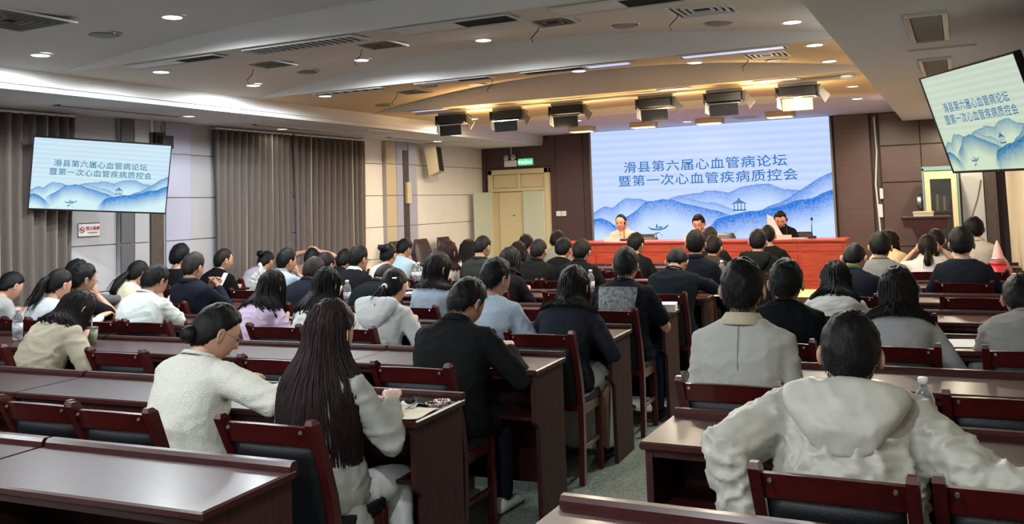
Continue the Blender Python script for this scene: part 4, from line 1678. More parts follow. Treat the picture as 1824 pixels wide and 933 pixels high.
    for i, (Sh, E, T) in enumerate(armpts):
        fd = unit(T - E)
        hd = unit(fd * .8 + np.array([0, .25, -.05 if T[2] < .86 else .15]))
        if arms == 'chin' and i == 1:
            hd = unit(np.array([-.15, -.1, .6]))
        up = np.array([0, 0, 1.0]) if T[2] < .86 else np.array([(-1, 1)[i], .2, .3])
        raw += hand(T + fd * .005, hd, up, (1, -1)[i], .55 if T[2] > .86 else .35)
    for an_ in an:
        raw.append(limb([an_ + np.array([0, 0, .01]), an_ + np.array([0, -.03, -.05])], [.034, .034], 8))
    merge_raw(me, raw)
    b = link('body', me, 'skin', root, True, skin)
    # ---- eyes etc
    if face:
        for sdn in (-1, 1):
            g = G().lathe([(.001, -.006), (.012, -.002), (.013, .002), (.001, .006)], n=10)
            V = np.array(g.V)[:, [0, 2, 1]] * np.array([1.0, .45, .38])
            g.V = (rig.hc + (rig.hf @ (V + np.array([sdn * .031, HB * .905, .004])).T).T).tolist()
            g.obj('eye', 'eye', root)
            g = G()
            P = np.array([[sdn * (.015 + .032 * t), HB * (.93 - .10 * t * t) + .004, .026 + .006 * math.sin(t * 3)] for t in np.linspace(0, 1, 6)])
            strip(g, rig.hc + (rig.hf @ P.T).T, [.0035] * 6)
            g.obj('eyebrow', 'hair', root, color=(1, 1, 1))
        g = G()
        P = np.array([[.022 * t, HB * .86 + .012 - .012 * t * t, -.064 + .002 * t * t] for t in np.linspace(-1, 1, 7)])
        strip(g, rig.hc + (rig.hf @ P.T).T, [.0012, .0024, .003, .003, .003, .0024, .0012])
        g.obj('lips', 'lips', root)
    if glasses:
        g = G()
        for sdn in (-1, 1):
            P = np.array([[sdn * .034 + .023 * math.cos(a), HB + .014 - .006 * abs(math.cos(a)), .004 + .017 * math.sin(a)] for a in np.linspace(0, 2 * math.pi, 15)])
            strip(g, rig.hc + (rig.hf @ P.T).T, [.0014] * 15)
            P = np.array([[sdn * .057, HB + .006, .008], [sdn * .074, .05, .010], [sdn * .080, .0, .010], [sdn * .080, -.012, .0]])
            strip(g, rig.hc + (rig.hf @ P.T).T, [.0016] * 4)
        P = np.array([[-.011, HB + .014, .008], [0, HB + .018, .010], [.011, HB + .014, .008]])
        strip(g, rig.hc + (rig.hf @ P.T).T, [.0014] * 3)
        g.obj('glasses', 'metal', root)
    # ---- hair
    hc_ = tuple(c for c in hcol)
    style = hair
    capstyle = {'short': 'short', 'buzz': 'buzz', 'thin': 'thin', 'bob': 'bob', 'long': 'long', 'pony': 'long', 'bun': 'long', 'lowpony': 'long'}[style]
    tk = {'short': .019, 'buzz': .006, 'thin': .008, 'bob': .022, 'long': .017, 'pony': .012, 'bun': .013, 'lowpony': .012}[style]
    if thick != .016:
        tk = thick
    nu, nv = (64, 44) if detail == 2 else (36, 24)
    V, F = hair_cap(capstyle, nu, nv, tk, sd, female)
    g = G().add((rig.hc + (rig.hf @ V.T).T).tolist(), F)
    if style in ('short', 'buzz') and detail == 2:
        r_ = np.random.default_rng(sd)
        nst = 2600
        az = r_.uniform(0, 2 * math.pi, nst)
        h = hairline(az, capstyle)
        el = h + (math.pi / 2 - h) * r_.random(nst) ** 1.3
        dd = np.stack([np.sin(az) * np.cos(el), np.cos(az) * np.cos(el), np.sin(el)], 1)
        P0 = dd * (np.array([HA, HB, HC]) + tk * .55)
        tang = np.stack([-np.sin(el) * np.sin(az) * -1, np.sin(el) * np.cos(az), -np.cos(el)], 1)
        # fall downwards and outwards from the crown
        tang = np.stack([np.sin(az) * np.sin(el), np.cos(az) * np.sin(el), -np.cos(el)], 1)
        rnd = r_.normal(0, .25, (nst, 3))
        L = (.020 if style == 'short' else .007)
        q0 = P0
        q1 = P0 + (tang * .85 + dd * .42 + rnd * .5) * L
        sidev = np.cross(tang, dd) * .0013
        VV = np.stack([q0 - sidev, q0 + sidev, q1], 1).reshape(-1, 3)
        g.add((rig.hc + (rig.hf @ VV.T).T).tolist(), [(3 * i, 3 * i + 1, 3 * i + 2) for i in range(nst)])
    if style == 'bun':
        cpt = rig.hc + rig.hf @ np.array([0, -HB - (.008 if 'lowbun' in (extra or ()) else .03), -.045 if 'lowbun' in (extra or ()) else .05])
        D2, F2 = sphere_dirs(18, 12)
        rr = .040 + .006 * vnoise(D2 * 4, sd)
        g.add((cpt + (rig.hf @ (D2 * rr[:, None] * np.array([1.15, .9, .95])).T).T).tolist(), F2)
    if style in ('pony', 'lowpony'):
        zz = -.02 if style == 'lowpony' else .03
        a0 = rig.hc + rig.hf @ np.array([0, -HB - .008, zz])
        P = [a0, a0 + np.array([0, -.045, -.03]), a0 + np.array([.0, -.06, -.12]), a0 + np.array([.0, -.045, -.12 - hair_len * .5]), a0 + np.array([.0, -.03, -.12 - hair_len])]
        P = np.array(P)
        P[2:] = push_out(rig, P[2:], .02)
        V, F = limb(list(P), [.018, .028, .032, .026, .008], 10)
        g.add([tuple(v) for v in V], F)
        r_ = np.random.default_rng(sd)
        for _ in range(60 if detail == 2 else 24):
            off = r_.normal(0, .013, 3)
            Q = np.array([P[0] + off * .5, P[1] + off, P[2] + off * 1.5, P[3] + off * 1.6, P[4] + off * 1.3 + np.array([0, 0, r_.uniform(-.05, .03)])])
            strip(g, Q, [.003, .004, .004, .003, .001])
    if style in ('long', 'bob'):
        n_ = hair_n or {2: 800, 1: 170}[detail]
        w_ = hair_w or {2: .0034, 1: .0085}[detail]
        lg = long_hair(rig, hair_len, n_, w_, sd, mode='loose' if style == 'long' else 'cut', spread=(1.1 if detail == 2 else 1.0) if style == 'long' else .35, az0=(96 if extra and 'coat' in extra else 78) if style == 'long' else 66, front=0.0 if extra and 'coat' in extra else .06)
        g.add(lg.V, lg.F)
    g.obj('hair', 'hair', root, True, hc_)
    if extra and 'hair_clip' in extra:
        q = G().box(-.028, .028, -.006, .004, -.006, .006, .002)
        q.V = (rig.hc + (rig.hf @ (np.array(q.V) + np.array([.045, -.085, .045])).T).T).tolist()
        q.obj('hair_clip', 'silver', root)
    if extra and 'hair_tie' in extra:
        q = G().lathe([(.020, -.008), (.026, 0), (.020, .008)], n=12)
        q.V = (rig.hc + (rig.hf @ (np.array(q.V)[:, [0, 2, 1]] + np.array([0, -HB - .014, -.02])).T).T).tolist()
        q.obj('hair_tie', 'white', root)
    if extra and 'bow' in extra:
        q = G()
        for sx in (-1, 1):
            q.prism([(0, 0), (sx * .06, .035), (sx * .07, -.01), (sx * .05, -.03)], 'y', -.012, .006)
        q.box(-.012, .012, -.016, .01, -.014, .012, .003)
        q.V = (rig.hc + (rig.hf @ (np.array(q.V) + np.array([-.0, -HB - .02, .06])).T).T).tolist()
        q.obj('hair_bow', 'black', root)
    if extra and 'headset' in extra:
        q = G()
        P = np.array([[0.088 * math.sin(a), -.02, .135 * math.cos(a)] for a in np.linspace(-1.7, 1.7, 14)])
        strip(q, rig.hc + (rig.hf @ P.T).T, [.006] * 14)
        q.obj('hair_band', 'silver', root)
    # ---- top garment
    grow = .014 + (.006 if cloth == 'nylon' else 0)
    parts = [loft(rig.torso(grow, 0.0, .568, loose), 18)]
    for i, (Sh, E, T) in enumerate(armpts):
        p, r, f = rig.at(.47)
        inner = p + r * (-1, 1)[i] * .10 * rig.w
        rr = .057 + loose * .4 + (.012 if cloth == 'nylon' else 0)
        if female:
            rr -= .006
        if sleeve == 'long':
            end = T - unit(T - E) * .02
            parts.append(limb([inner, Sh, E, end], [.075, rr, rr * .86, rr * .70], 14))
        elif sleeve == 'short':
            end = Sh + (E - Sh) * .72
            parts.append(limb([inner, Sh, end], [.072, rr, rr * 1.02], 14))
        elif sleeve == 'elbow':
            end = E + (T - E) * .25
            parts.append(limb([inner, Sh, E, end], [.075, rr, rr * .95, rr * .95], 14))
        else:
            parts.append(limb([inner, Sh], [.070, rr * .85], 12))
    tm = remesh(parts, vt, 5 if detail == 2 else 3, 'top')
    fa = foldamp if foldamp is not None else (.007 if detail == 2 else .006)
    folds(tm, fa, sd % 97, (13, 13, 24) if cloth == 'nylon' else (8, 8, 18))
    sh = link('top', tm, cloth, root, True, top)
    nm = {'nylon': 'jacket', 'gauze': 'blouse'}.get(cloth, 'shirt')
    if collar == 'blazer' or (extra and 'jacket' in extra):
        nm = 'jacket'
    sh.name = nm
    # collar
    if collar:
        p0, r, f = rig.at(.560)
        t = unit(rig.neck1 - rig.neck0)
        f = unit(f - t * (f @ t))
        r = unit(np.cross(f, t))
        prof = {'shirt': [(.060, .012), (.062, .026), (.068, .025), (.084, -.008), (.080, -.012), (.068, .0)], 'stand': [(.060, -.01), (.062, .026), (.068, .027), (.076, -.01)],
                'blazer': [(.060, .008), (.062, .026), (.070, .026), (.100, -.020), (.095, -.026), (.070, -.004)], 'crew': [(.066, .0), (.066, .014), (.074, .012), (.080, -.004)]}[collar]
        V, F = [], []
        n_ = 28
        for a_ in range(n_):
            a = 2 * math.pi * a_ / n_
            back = .5 - .5 * math.sin(a)             # 1 at back
            dv = r * math.cos(a) + f * math.sin(a)
            for q, (rr, hh) in enumerate(prof):
                fr = .0 if back > .5 else (.5 - back) * .08
                V.append(p0 + dv * (rr * (1.05 if q > 2 else 1) + fr * .3) + t * (hh - fr * .9 + .012 * back))
        m_ = len(prof)
        for a_ in range(n_):
            for q in range(m_):
                F.append((a_ * m_ + q, ((a_ + 1) % n_) * m_ + q, ((a_ + 1) % n_) * m_ + (q + 1) % m_, a_ * m_ + (q + 1) % m_))
        G().add([tuple(v) for v in V], F).obj('collar', cloth if not collarcol else 'fabric', root, True, collarcol or top)
    # hood
    if extra and 'hood' in extra:
        secs = []
        for q, a, bth in ((.555, .085, .022), (.548, .125, .042), (.538, .155, .056), (.52, .172, .062), (.49, .176, .058), (.43, .150, .050), (.37, .110, .038), (.33, .070, .022), (.315, .03, .010)):
            p, r, f = rig.at(min(q, .585))
            if q > .585:
                p = p + unit(rig.ts[-1]) * (q - .585)
            depth = np.interp(q, [.3, .39, .45, .525, .56, .62], [.125, .135, .125, .10, .085, .062])
            secs.append((p - f * (depth + bth * .30), r * a * (1.06 if cloth == 'nylon' else .92), f * bth, 2.6))
        hm = remesh([loft(secs, 24)], vt, 3, 'hood')
        v = getv(hm)
        folds(hm, .006, sd % 31, (5, 5, 11))
        link('hood', hm, cloth, root, True, top)
    if extra and 'back_print' in extra:
        V, F = [], []
        for j in range(9):
            for i in range(13):
                q = .31 + .19 * j / 8
                p, r, f = rig.at(q)
                u_ = (i / 12 * 2 - 1) * .62
                a = np.interp(q, [.2, .39, .45], [.165, .19, .20]) + .03
                b_ = np.interp(q, [.2, .39, .45], [.125, .13, .12]) + .030
                V.append(p + r * a * u_ - f * b_ * (1 - abs(u_) ** 2.6) ** (1 / 2.6))
        F = [(j * 13 + i, j * 13 + i + 1, (j + 1) * 13 + i + 1, (j + 1) * 13 + i) for j in range(8) for i in range(12)]
        G().add([tuple(v) for v in V], F).obj('printed_patch', 'print', root, True)
    if extra and 'seam' in extra:
        P = []
        for q in np.linspace(.12, .55, 14):
            p, r, f = rig.at(q)
            b_ = np.interp(q, [0, .05, .12, .20, .30, .39, .45, .495, .525, .55], [.125, .135, .130, .112, .115, .118, .108, .092, .080, .068]) + grow + .0035
            P.append(p - f * b_)
        g = G()
        strip(g, np.array(P), [.0022] * len(P))
        g.obj('back_seam', 'fabric', root, True, tuple(c * .72 for c in top))
    # ---- legs
    if not (extra and 'skirt' in extra):
        lp = [loft(rig.torso(.008, 0, .10), 14)]
        for i in range(2):
            hp = np.array([(-.085, .085)[i], .02, .50])
            lp.append(limb([hp, kn[i], an[i] + np.array([0, 0, .01])], [.086, .066, .052], 12))
        lm = remesh(lp, .022 if detail == 1 else .017, 3, 'trousers')
        folds(lm, .005, sd % 41, (8, 8, 8))
        link('trousers', lm, 'fabric', root, True, pants)
    else:
        lp = []
        cc = [((0, .02, .50), .18, .15), ((0, .20, .51), .185, .11), ((0, .34, .50), .185, .11), ((0, .43, .42), .18, .09), ((0, .44, .30), .18, .11), ((0, .43, .18), .19, .13), ((0, .42, .06), .195, .15)]
        dirs = [(0, 0, 1), (0, 0, 1), (0, .3, 1), (0, 1, .6), (0, 1, 0), (0, 1, 0), (0, 1, 0)]
        lp.append(loft([(c, np.array([a, 0, 0]), np.array(unit(d)) * b_) for (c, a, b_), d in zip(cc, dirs)], 20))
        lm = remesh(lp, .018, 5, 'skirt')
        folds(lm, .007, sd % 41, (22, 22, 2.5))
        link('skirt', lm, 'fabric', root, True, pants)
    if extra and 'coat' in extra:
        lp = [loft([((-.00, -.02, .52), (.18, 0, 0), (0, .12, 0)), ((.05, .02, .42), (.17, 0, 0), (0, .11, 0)), ((.10, .0, .28), (.15, 0, 0), (0, .12, 0)), ((.12, .0, .12), (.15, 0, 0), (0, .12, 0)), ((.12, .0, .07), (.14, 0, 0), (0, .11, 0))], 24)]
        lm = remesh(lp, .015, 4, 'coat_skirt')
        folds(lm, .012, 5, (9, 9, 2.0))
        link('coat_skirt', lm, 'fabric', root, True, top)
    for an_ in an:
        p = an_ + np.array([0, 0, -.05])
        g = loft([(p + (0, -.07, 0), (.026, 0, 0), (0, 0, .026)), (p + (0, -.045, .008), (.036, 0, 0), (0, 0, .042)), (p + (0, .03, .004), (.038, 0, 0), (0, 0, .038)), (p + (0, .11, -.006), (.045, 0, 0), (0, 0, .028)), (p + (0, .17, -.012), (.038, 0, 0), (0, 0, .020)),
                  (p + (0, .195, -.018), (.018, 0, 0), (0, 0, .010))], 12)
        G().add(*[[tuple(v) for v in g[0]], g[1]]).obj('shoe', 'white' if (extra and 'white_shoes' in extra) else 'black', root, True)
    if chair and k is not None:
        CHAIR_AT.append((x, k, label))
    ROW_HEAD[label] = (x, y, (armpts[0][2] + armpts[1][2]) / 2)
    return root, rig


CHAIR_AT = []
NAVY, BLK, WHT = (.012, .018, .04), (.009, .010, .012), (.56, .58, .56)

L_ = lin
GREY = L_(150, 150, 150)
CAST = [
    # near figures first
    dict(px=(1515, 557), k=1, label='person in a pale grey hooded jacket, arms spread over the chair backs', top=L_(160, 158, 149), cloth='nylon', hair='short', bow=.05, detail=2, extra=('hood', 'jacket'), arms=[((-.265, -.10, .60), (-.8, -.6, .3)), ((.60, -.05, .78), (.4, -.5, -.6))], yhead=2.6, dy=-.02, foldamp=.014, width=1.12, loose=.04, hroll=-.03, collar='stand'),
    dict(px=(593, 534), k=1, label='person with very long dark brown hair in a long grey coat, seen from behind', top=L_(150, 150, 144), cloth='fabric', hair='long', hair_len=.50, hcol=(3.8, 2.3, 2.3), hair_n=520, female=True, bow=.12, detail=2, extra=('coat', 'jacket', 'white_shoes'), pants=L_(215, 215, 215), loose=.03, collar='stand', dy=-.02, foldamp=.008, arms='desk'),
    dict(px=(408, 542), k=1, label='person in a loose white textured blouse leaning right with short black hair', top=L_(205, 204, 194), cloth='gauze', hair='bun', hair_len=.1, female=True, bow=.42, hyaw=-.45, detail=2, extra=('lowbun',), glasses=True, face=True, loose=.05, width=1.10, side=.03, collar='crew', arms=[((-.10, .42, .80), (-.55, -.1, -.8)), ((.36, .34, .82), (.9, -.2, -.3))], dy=.03, foldamp=.009),
    dict(px=(830, 496), k=2, label='person in a plain black jacket writing at the aisle desk, head bowed', top=(.014, .016, .018), hair='short', bow=.50, hyaw=-.25, detail=2, arms=[((-.13, .40, .80), (-.55, -.1, -.8)), ((.17, .38, .82), (.6, -.2, -.6))], pants=(.012, .013, .02), extra=('jacket', 'white_shoes'), collar='shirt', loose=.03, width=1.08),
    dict(px=(1025, 476), k=3, label='person in a navy padded waistcoat and long white skirt at the aisle', top=(.022, .028, .055), hair='bob', hair_len=.11, hcol=(1.3, 1.1, 1.1), female=True, bow=.22, detail=2, extra=('skirt', 'waistcoat'), pants=L_(205, 205, 198), arms='desk', loose=.02, width=1.08),
    dict(px=(1321, 462), k=2, label='person in a light grey blazer with a beige collar, seen squarely from behind', top=L_(158, 158, 152), hair='short', bow=.02, detail=2, extra=('seam', 'jacket'), collar='blazer', collarcol=L_(170, 160, 140), dy=-.03, width=1.06, loose=.02, arms='lap', foldamp=.006),
    dict(px=(1399, 463), k=3, label='person in a black top to the right of the grey blazer', top=(.008, .011, .017), hair='short', bow=.05, detail=2, collar='crew', dy=-.05, width=1.06),
    dict(px=(1597, 478), k=3, label='person with a straight black bob and a grey and white top, right block', top=L_(150, 152, 155), hair='bob', hair_len=.12, female=True, bow=.06, detail=2, hair_w=.0045, extra=('piping',), loose=.02),
    dict(px=(1817, 491), k=3, label='person in a grey sweater cut off by the right edge', top=L_(125, 125, 125), hair='short', bow=.25, detail=2, collar='shirt', dy=.02, width=1.05),
    dict(px=(706, 477), k=3, label='person in a white hooded sweatshirt with a clipped black ponytail', top=L_(190, 192, 190), hair='lowpony', hair_len=.05, female=True, bow=.2, detail=2, extra=('hood', 'hair_clip', 'hair_tie'), loose=.02),
    dict(px=(490, 482), k=3, label='person with long dark hair in a pale pink shirt', top=L_(185, 165, 188), hair='long', hair_len=.34, hcol=(1.2, .9, 1.0), female=True, bow=.18, detail=2, hair_n=420, hair_w=.005, sleeve='short', arms='desk', extra=None),
    dict(px=(586, 477), k=3, label='person with long black hair in a white top holding a phone up', top=L_(200, 202, 196), hair='long', hair_len=.36, female=True, bow=.18, detail=2, hair_n=420, hair_w=.005, arms='phone'),
    dict(px=(288, 474), k=3, label='person in a bright white t-shirt and glasses looking down', top=L_(205, 214, 212), hair='short', bow=.48, detail=2, sleeve='short', arms='phone', collar='crew', glasses=True, width=1.08, loose=.02),
    dict(px=(135, 517), k=2, label='person with long dark hair in a cream blouse bent over a drink', top=L_(176, 168, 148), cloth='gauze', hair='long', hair_len=.30, hcol=(1.5, 1.1, 1.2), female=True, bow=.62, detail=2, hair_n=500, hair_w=.005, glasses=True, arms='desk', loose=.03, extra=None),
    dict(px=(889, 461), k=3, label='person in a pale blue shirt left of the navy waistcoat, head turned right', top=L_(160, 176, 190), hair='short', bow=.25, hyaw=-.35, detail=2, sleeve='elbow', collar=None, width=1.05, loose=.02),
    dict(px=(785, 451), k=4, label='person with a brown chin-length bob in a pale blue top', top=L_(160, 174, 188), hair='bob', hair_len=.10, hcol=(1.4, 1.1, 1.0), female=True, bow=.28, hyaw=-.35, sleeve='elbow', detail=1, hair_n=300, hair_w=.006),
    dict(px=(1117, 442), k=4, label='person in a navy t-shirt with a large grey print on the back', top=(.010, .014, .024), hair='short', bow=.20, detail=2, sleeve='short', extra=('back_print',), pants=L_(50, 65, 85), width=1.1, collar='crew', loose=.02),
    dict(px=(1205, 441), k=5, label='person in a dark teal t-shirt bent low over the desk, bare elbow at the aisle', top=(.008, .017, .026), hair='short', bow=.85, detail=1, sleeve='short', collar='crew', width=1.12, arms=[((-.10, .44, .80), (-.55, -.1, -.8)), ((.12, .42, .82), (1., -.1, -.2))]),
    dict(px=(1488, 465), k=4, label='person with long straight black hair over a light grey cardigan', top=L_(165, 165, 162), hair='long', hair_len=.34, female=True, bow=.08, detail=2, hair_n=420, hair_w=.0055, loose=.02),
    # left block
    dict(px=(18, 483), k=3, label='person in a light grey top at the far left edge, head bent over a sheet', top=L_(150, 150, 148), hair='lowpony', hair_len=.05, female=True, bow=.55, arms='desk'),
    dict(px=(113, 479), k=3, dy=-.2, label='person in a white top with a black ponytail and a face mask loop', top=L_(185, 190, 196), hair='pony', hair_len=.12, female=True, bow=.30, extra=('mask',)),
    dict(px=(154, 470), k=3, dy=.08, label='person in a black t-shirt and glasses with a hand at the chin', top=(.010, .012, .016), hair='short', bow=.15, hyaw=-.25, detail=2, sleeve='short', arms='chin', glasses=True, face=False),
    dict(px=(142, 463), k=4, dy=-.55, label='person whose black hair shows behind the head of the black t-shirt and glasses', top=L_(90, 90, 92), hair='short', bow=.2),
    dict(px=(252, 464), k=4, label='person in a cream blouse with a long low black ponytail, left of the white t-shirt', top=L_(190, 184, 160), hair='lowpony', hair_len=.20, female=True, bow=.30),
    dict(px=(324, 437), k=5, label='person with thick black hair in dark clothes against the left wall', top=(.012, .012, .018), hair='short', thick=.028, bow=.2),
    dict(px=(350, 451), k=4, label='older person with greying hair in a navy jacket reading a phone', top=NAVY, hair='short', hcol=(4.0, 4.0, 4.0), bow=.30, arms='phone', collar='shirt', extra=('jacket',), width=1.08),
    dict(px=(400, 441), k=5, label='person in a black t-shirt with cropped hair before the long curtain', top=(.006, .006, .008), hair='buzz', hcol=(1.8, 1.4, 1.2), bow=.05, hyaw=-.35, sleeve='short', collar='crew', arms='desk', width=1.05),
    dict(px=(479, 448), k=6, label='person with curly dark hair in a light lilac top before the curtain', top=L_(160, 155, 168), hair='bun', female=True, bow=.35),
    dict(px=(514, 443), k=5, label='person in a grey-blue t-shirt resting a cheek on one hand', top=L_(140, 155, 168), hair='short', bow=.10, hyaw=-.3, sleeve='short', arms='chin', collar='crew'),
    dict(px=(562, 443), k=6, label='person holding both hands to the dark hair, in front of the curtain', top=L_(120, 95, 85), hair='short', bow=.35, arms='head_hold', sleeve='short'),
    dict(px=(584, 451), k=5, label='person with dark hair glimpsed behind the brown-haired head', top=(.03, .02, .02), hair='short', bow=.30, hcol=(1.6, 1.2, 1.2)),
    dict(px=(565, 457), k=4, label='person with thin grey-brown hair and a dark navy jacket', top=NAVY, hair='short', thick=.010, hcol=(5.5, 4.2, 3.8), bow=.35, collar='stand', extra=('jacket',), width=1.08),
    dict(px=(617, 445), k=6, label='person with round black hair left of the dark suit with a white collar', top=(.012, .012, .016), hair='short', bow=.15),
    dict(px=(642, 438), k=5, label='person in a dark suit jacket over a white shirt collar', top=(.012, .013, .020), hair='short', bow=.15, hyaw=-.2, collar='shirt', collarcol=WHT, extra=('jacket',), glasses=True, width=1.05),
    dict(px=(695, 434), k=6, label='person in a white blouse with a black bow in gathered-up hair', top=L_(185, 178, 165), hair='bun', female=True, bow=.25, extra=('bow',)),
    dict(px=(725, 426), k=7, label='person in a light blue shirt with the chin resting on one hand', top=L_(160, 185, 205), hair='short', bow=.30, hyaw=-.25, arms='chin', sleeve='elbow'),
    dict(px=(800, 430), k=6, label='person with reddish brown hair and a pale sleeve before the brown armchairs', top=L_(180, 165, 155), hair='bob', hair_len=.14, hcol=(5, 1.8, 1.5), female=True, bow=.30),
    dict(px=(836, 427), k=7, label='person with long straight black hair left of the olive t-shirt', top=L_(190, 175, 165), hair='long', hair_len=.32, female=True, bow=.15),
    dict(px=(685, 467), k=4, label='person with a balding crown, bent forward in a dark green jacket', top=(.008, .016, .020), hair='thin', hcol=(3.5, 2.8, 2.2), bow=.80, width=1.12, collar='stand', extra=('jacket',)),
    dict(px=(863, 418), k=6, label='person in an olive grey t-shirt with thinning cropped hair', top=L_(62, 62, 54), hair='buzz', hcol=(1.8, 1.6, 1.5), bow=.28, hyaw=-.2, sleeve='short', collar='crew', width=1.05),
    dict(px=(912, 443), k=5, label='person with dark hair in an aubergine top, right of the pale blue shirt', top=(.020, .012, .022), hair='bob', hair_len=.07, female=True, bow=.42),
    dict(px=(925, 432), k=7, label='person with glasses and a dark bob behind the aubergine top', top=(.03, .03, .03), hair='bob', hair_len=.06, female=True, bow=.3, glasses=True),
    dict(px=(938, 418), k=8, label='person with round dark hair in front of the pale green door leaf', top=(.05, .05, .05), hair='short', bow=.15),
    dict(px=(961, 425), k=6, label='person with a bald patch on the crown in a black jacket', top=(.012, .014, .014), hair='short', thick=.010, hcol=(2.2, 2, 2), bow=.20, extra=('jacket',), collar='stand', width=1.05),
    dict(px=(994, 411), k=8, label='person in a pale green shirt under the plum wall', top=L_(120, 130, 118), hair='short', bow=.20),
    dict(px=(1005, 425), k=7, label='person with glossy black hair in front of the pale green shirt', top=(.010, .011, .014), hair='short', thick=.024, bow=.20, female=True),
    dict(px=(1038, 427), k=6, label='person in a black jacket with a purple-black haircut, left of a big empty desk gap', top=(.010, .010, .012), hair='short', bow=.22, collar='shirt', extra=('jacket',), width=1.08),
    dict(px=(1134, 415), k=7, label='person in dark clothes in front of the left end of the stage table', top=(.010, .012, .018), hair='short', bow=.15, hyaw=-.2),
    dict(px=(1239, 410), k=6, label='person in a navy polo shirt in front of the middle speaker', top=(.010, .014, .030), hair='short', bow=.05, collar='shirt', hyaw=.05),
    dict(px=(1265, 402), k=8, label='person with short greying hair in the front row, nearest the middle speaker', top=(.020, .020, .024), hair='buzz', hcol=(4.5, 4.2, 4), bow=.12, extra=('jacket',)),
    dict(px=(1271, 421), k=7, label='person with dark hair in a brown jacket, right of the navy polo shirt', top=(.060, .040, .032), hair='short', thick=.022, female=True, bow=.22),
    dict(px=(1350, 409), k=7, label='person in a dark hooded jacket in front of the stage table', top=(.014, .018, .018), hair='short', bow=.10, extra=('hood', 'jacket'), width=1.05),
    dict(px=(1367, 399), k=8, label='person with cropped hair in a black jacket in the front row, before the right speaker', top=(.014, .014, .016), hair='buzz', hcol=(1.5, 1.5, 1.5), bow=.05, extra=('jacket',)),
    # right block
    dict(px=(1525, 433), k=5, label='person in a navy jacket with a green collar, head bent', top=(.010, .014, .035), hair='buzz', bow=.45, hyaw=-.2, collar='stand', collarcol=(.05, .09, .04), extra=('jacket',)),
    dict(px=(1567, 414), k=6, label='person in a mid grey shirt leaning left behind the navy jacket', top=L_(112, 112, 112), hair='short', bow=.15, collar='crew', width=1.08),
    dict(px=(1583, 410), k=8, label='person in a cream top wearing a pale hair band before the lectern', top=L_(210, 190, 150), hair='bob', hair_len=.04, hcol=(3, 2, 1.8), female=True, bow=.25, extra=('headset',)),
    dict(px=(1651, 417), k=7, label='person with a brown ponytail raising both arms to take a picture', top=L_(185, 180, 178), hair='lowpony', hair_len=.14, hcol=(1.8, 1.3, 1.0), female=True, bow=.0, arms='hands_up', sleeve='short'),
    dict(px=(1666, 407), k=8, label='person with a black ponytail in white just beyond the raised arms', top=L_(185, 180, 178), hair='lowpony', hair_len=.12, hcol=(2, 1.6, 1.5), female=True, bow=.15),
    dict(px=(1711, 407), k=6, label='person with thick black hair in a navy sweater, right block', top=(.010, .016, .034), hair='short', thick=.026, bow=.05, width=1.08),
    dict(px=(1733, 386), k=8, label='person in a white shirt sitting tall at the right end of the front row', top=L_(178, 172, 165), hair='short', bow=.05, hyaw=.3, collar='shirt', scale=1.02),
]
STAGE = [
    dict(px=(1105, 381), k=None, label='person in a cream open-necked shirt, leftmost of the three on the stage', top=L_(200, 190, 165), hair='thin', bow=.10, face=True, collar='shirt', ypos=13.25, byaw=math.pi, base=.15, skin=(1.35, 1.3, 1.25)),
    dict(px=(1243, 383), k=None, label='person with glasses in a dark suit, middle of the three on the stage', top=(.02, .035, .04), hair='short', bow=.20, face=True, glasses=True, collar='shirt', collarcol=WHT, ypos=13.25, byaw=math.pi, base=.15, extra=('jacket',), skin=(1.4, 1.3, 1.25)),
    dict(px=(1389, 376), k=None, label='person in a black short-sleeved shirt looking down, rightmost of the three on the stage', top=(.012, .012, .014), hair='short', thick=.010, bow=.45, hyaw=.15, face=True, collar='shirt', sleeve='short', ypos=13.25, byaw=math.pi, base=.15, skin=(1.25, 1.1, 1.0)),
]
LIM = 999
for c in CAST[:LIM]:
    c = dict(c)
    if c.get('extra') is None:
        c['extra'] = ()
    person(**c)
stage_roots = []
for c in STAGE[:LIM]:
    stage_roots.append(person(**c))


# ------------------------------------------------------------------ chairs under the people and the empty ones
def chair_label(lab):
    s_ = lab.split(',')[0].split()[1:]
    return 'red wooden chair under the person ' + ' '.join(s_[:10])


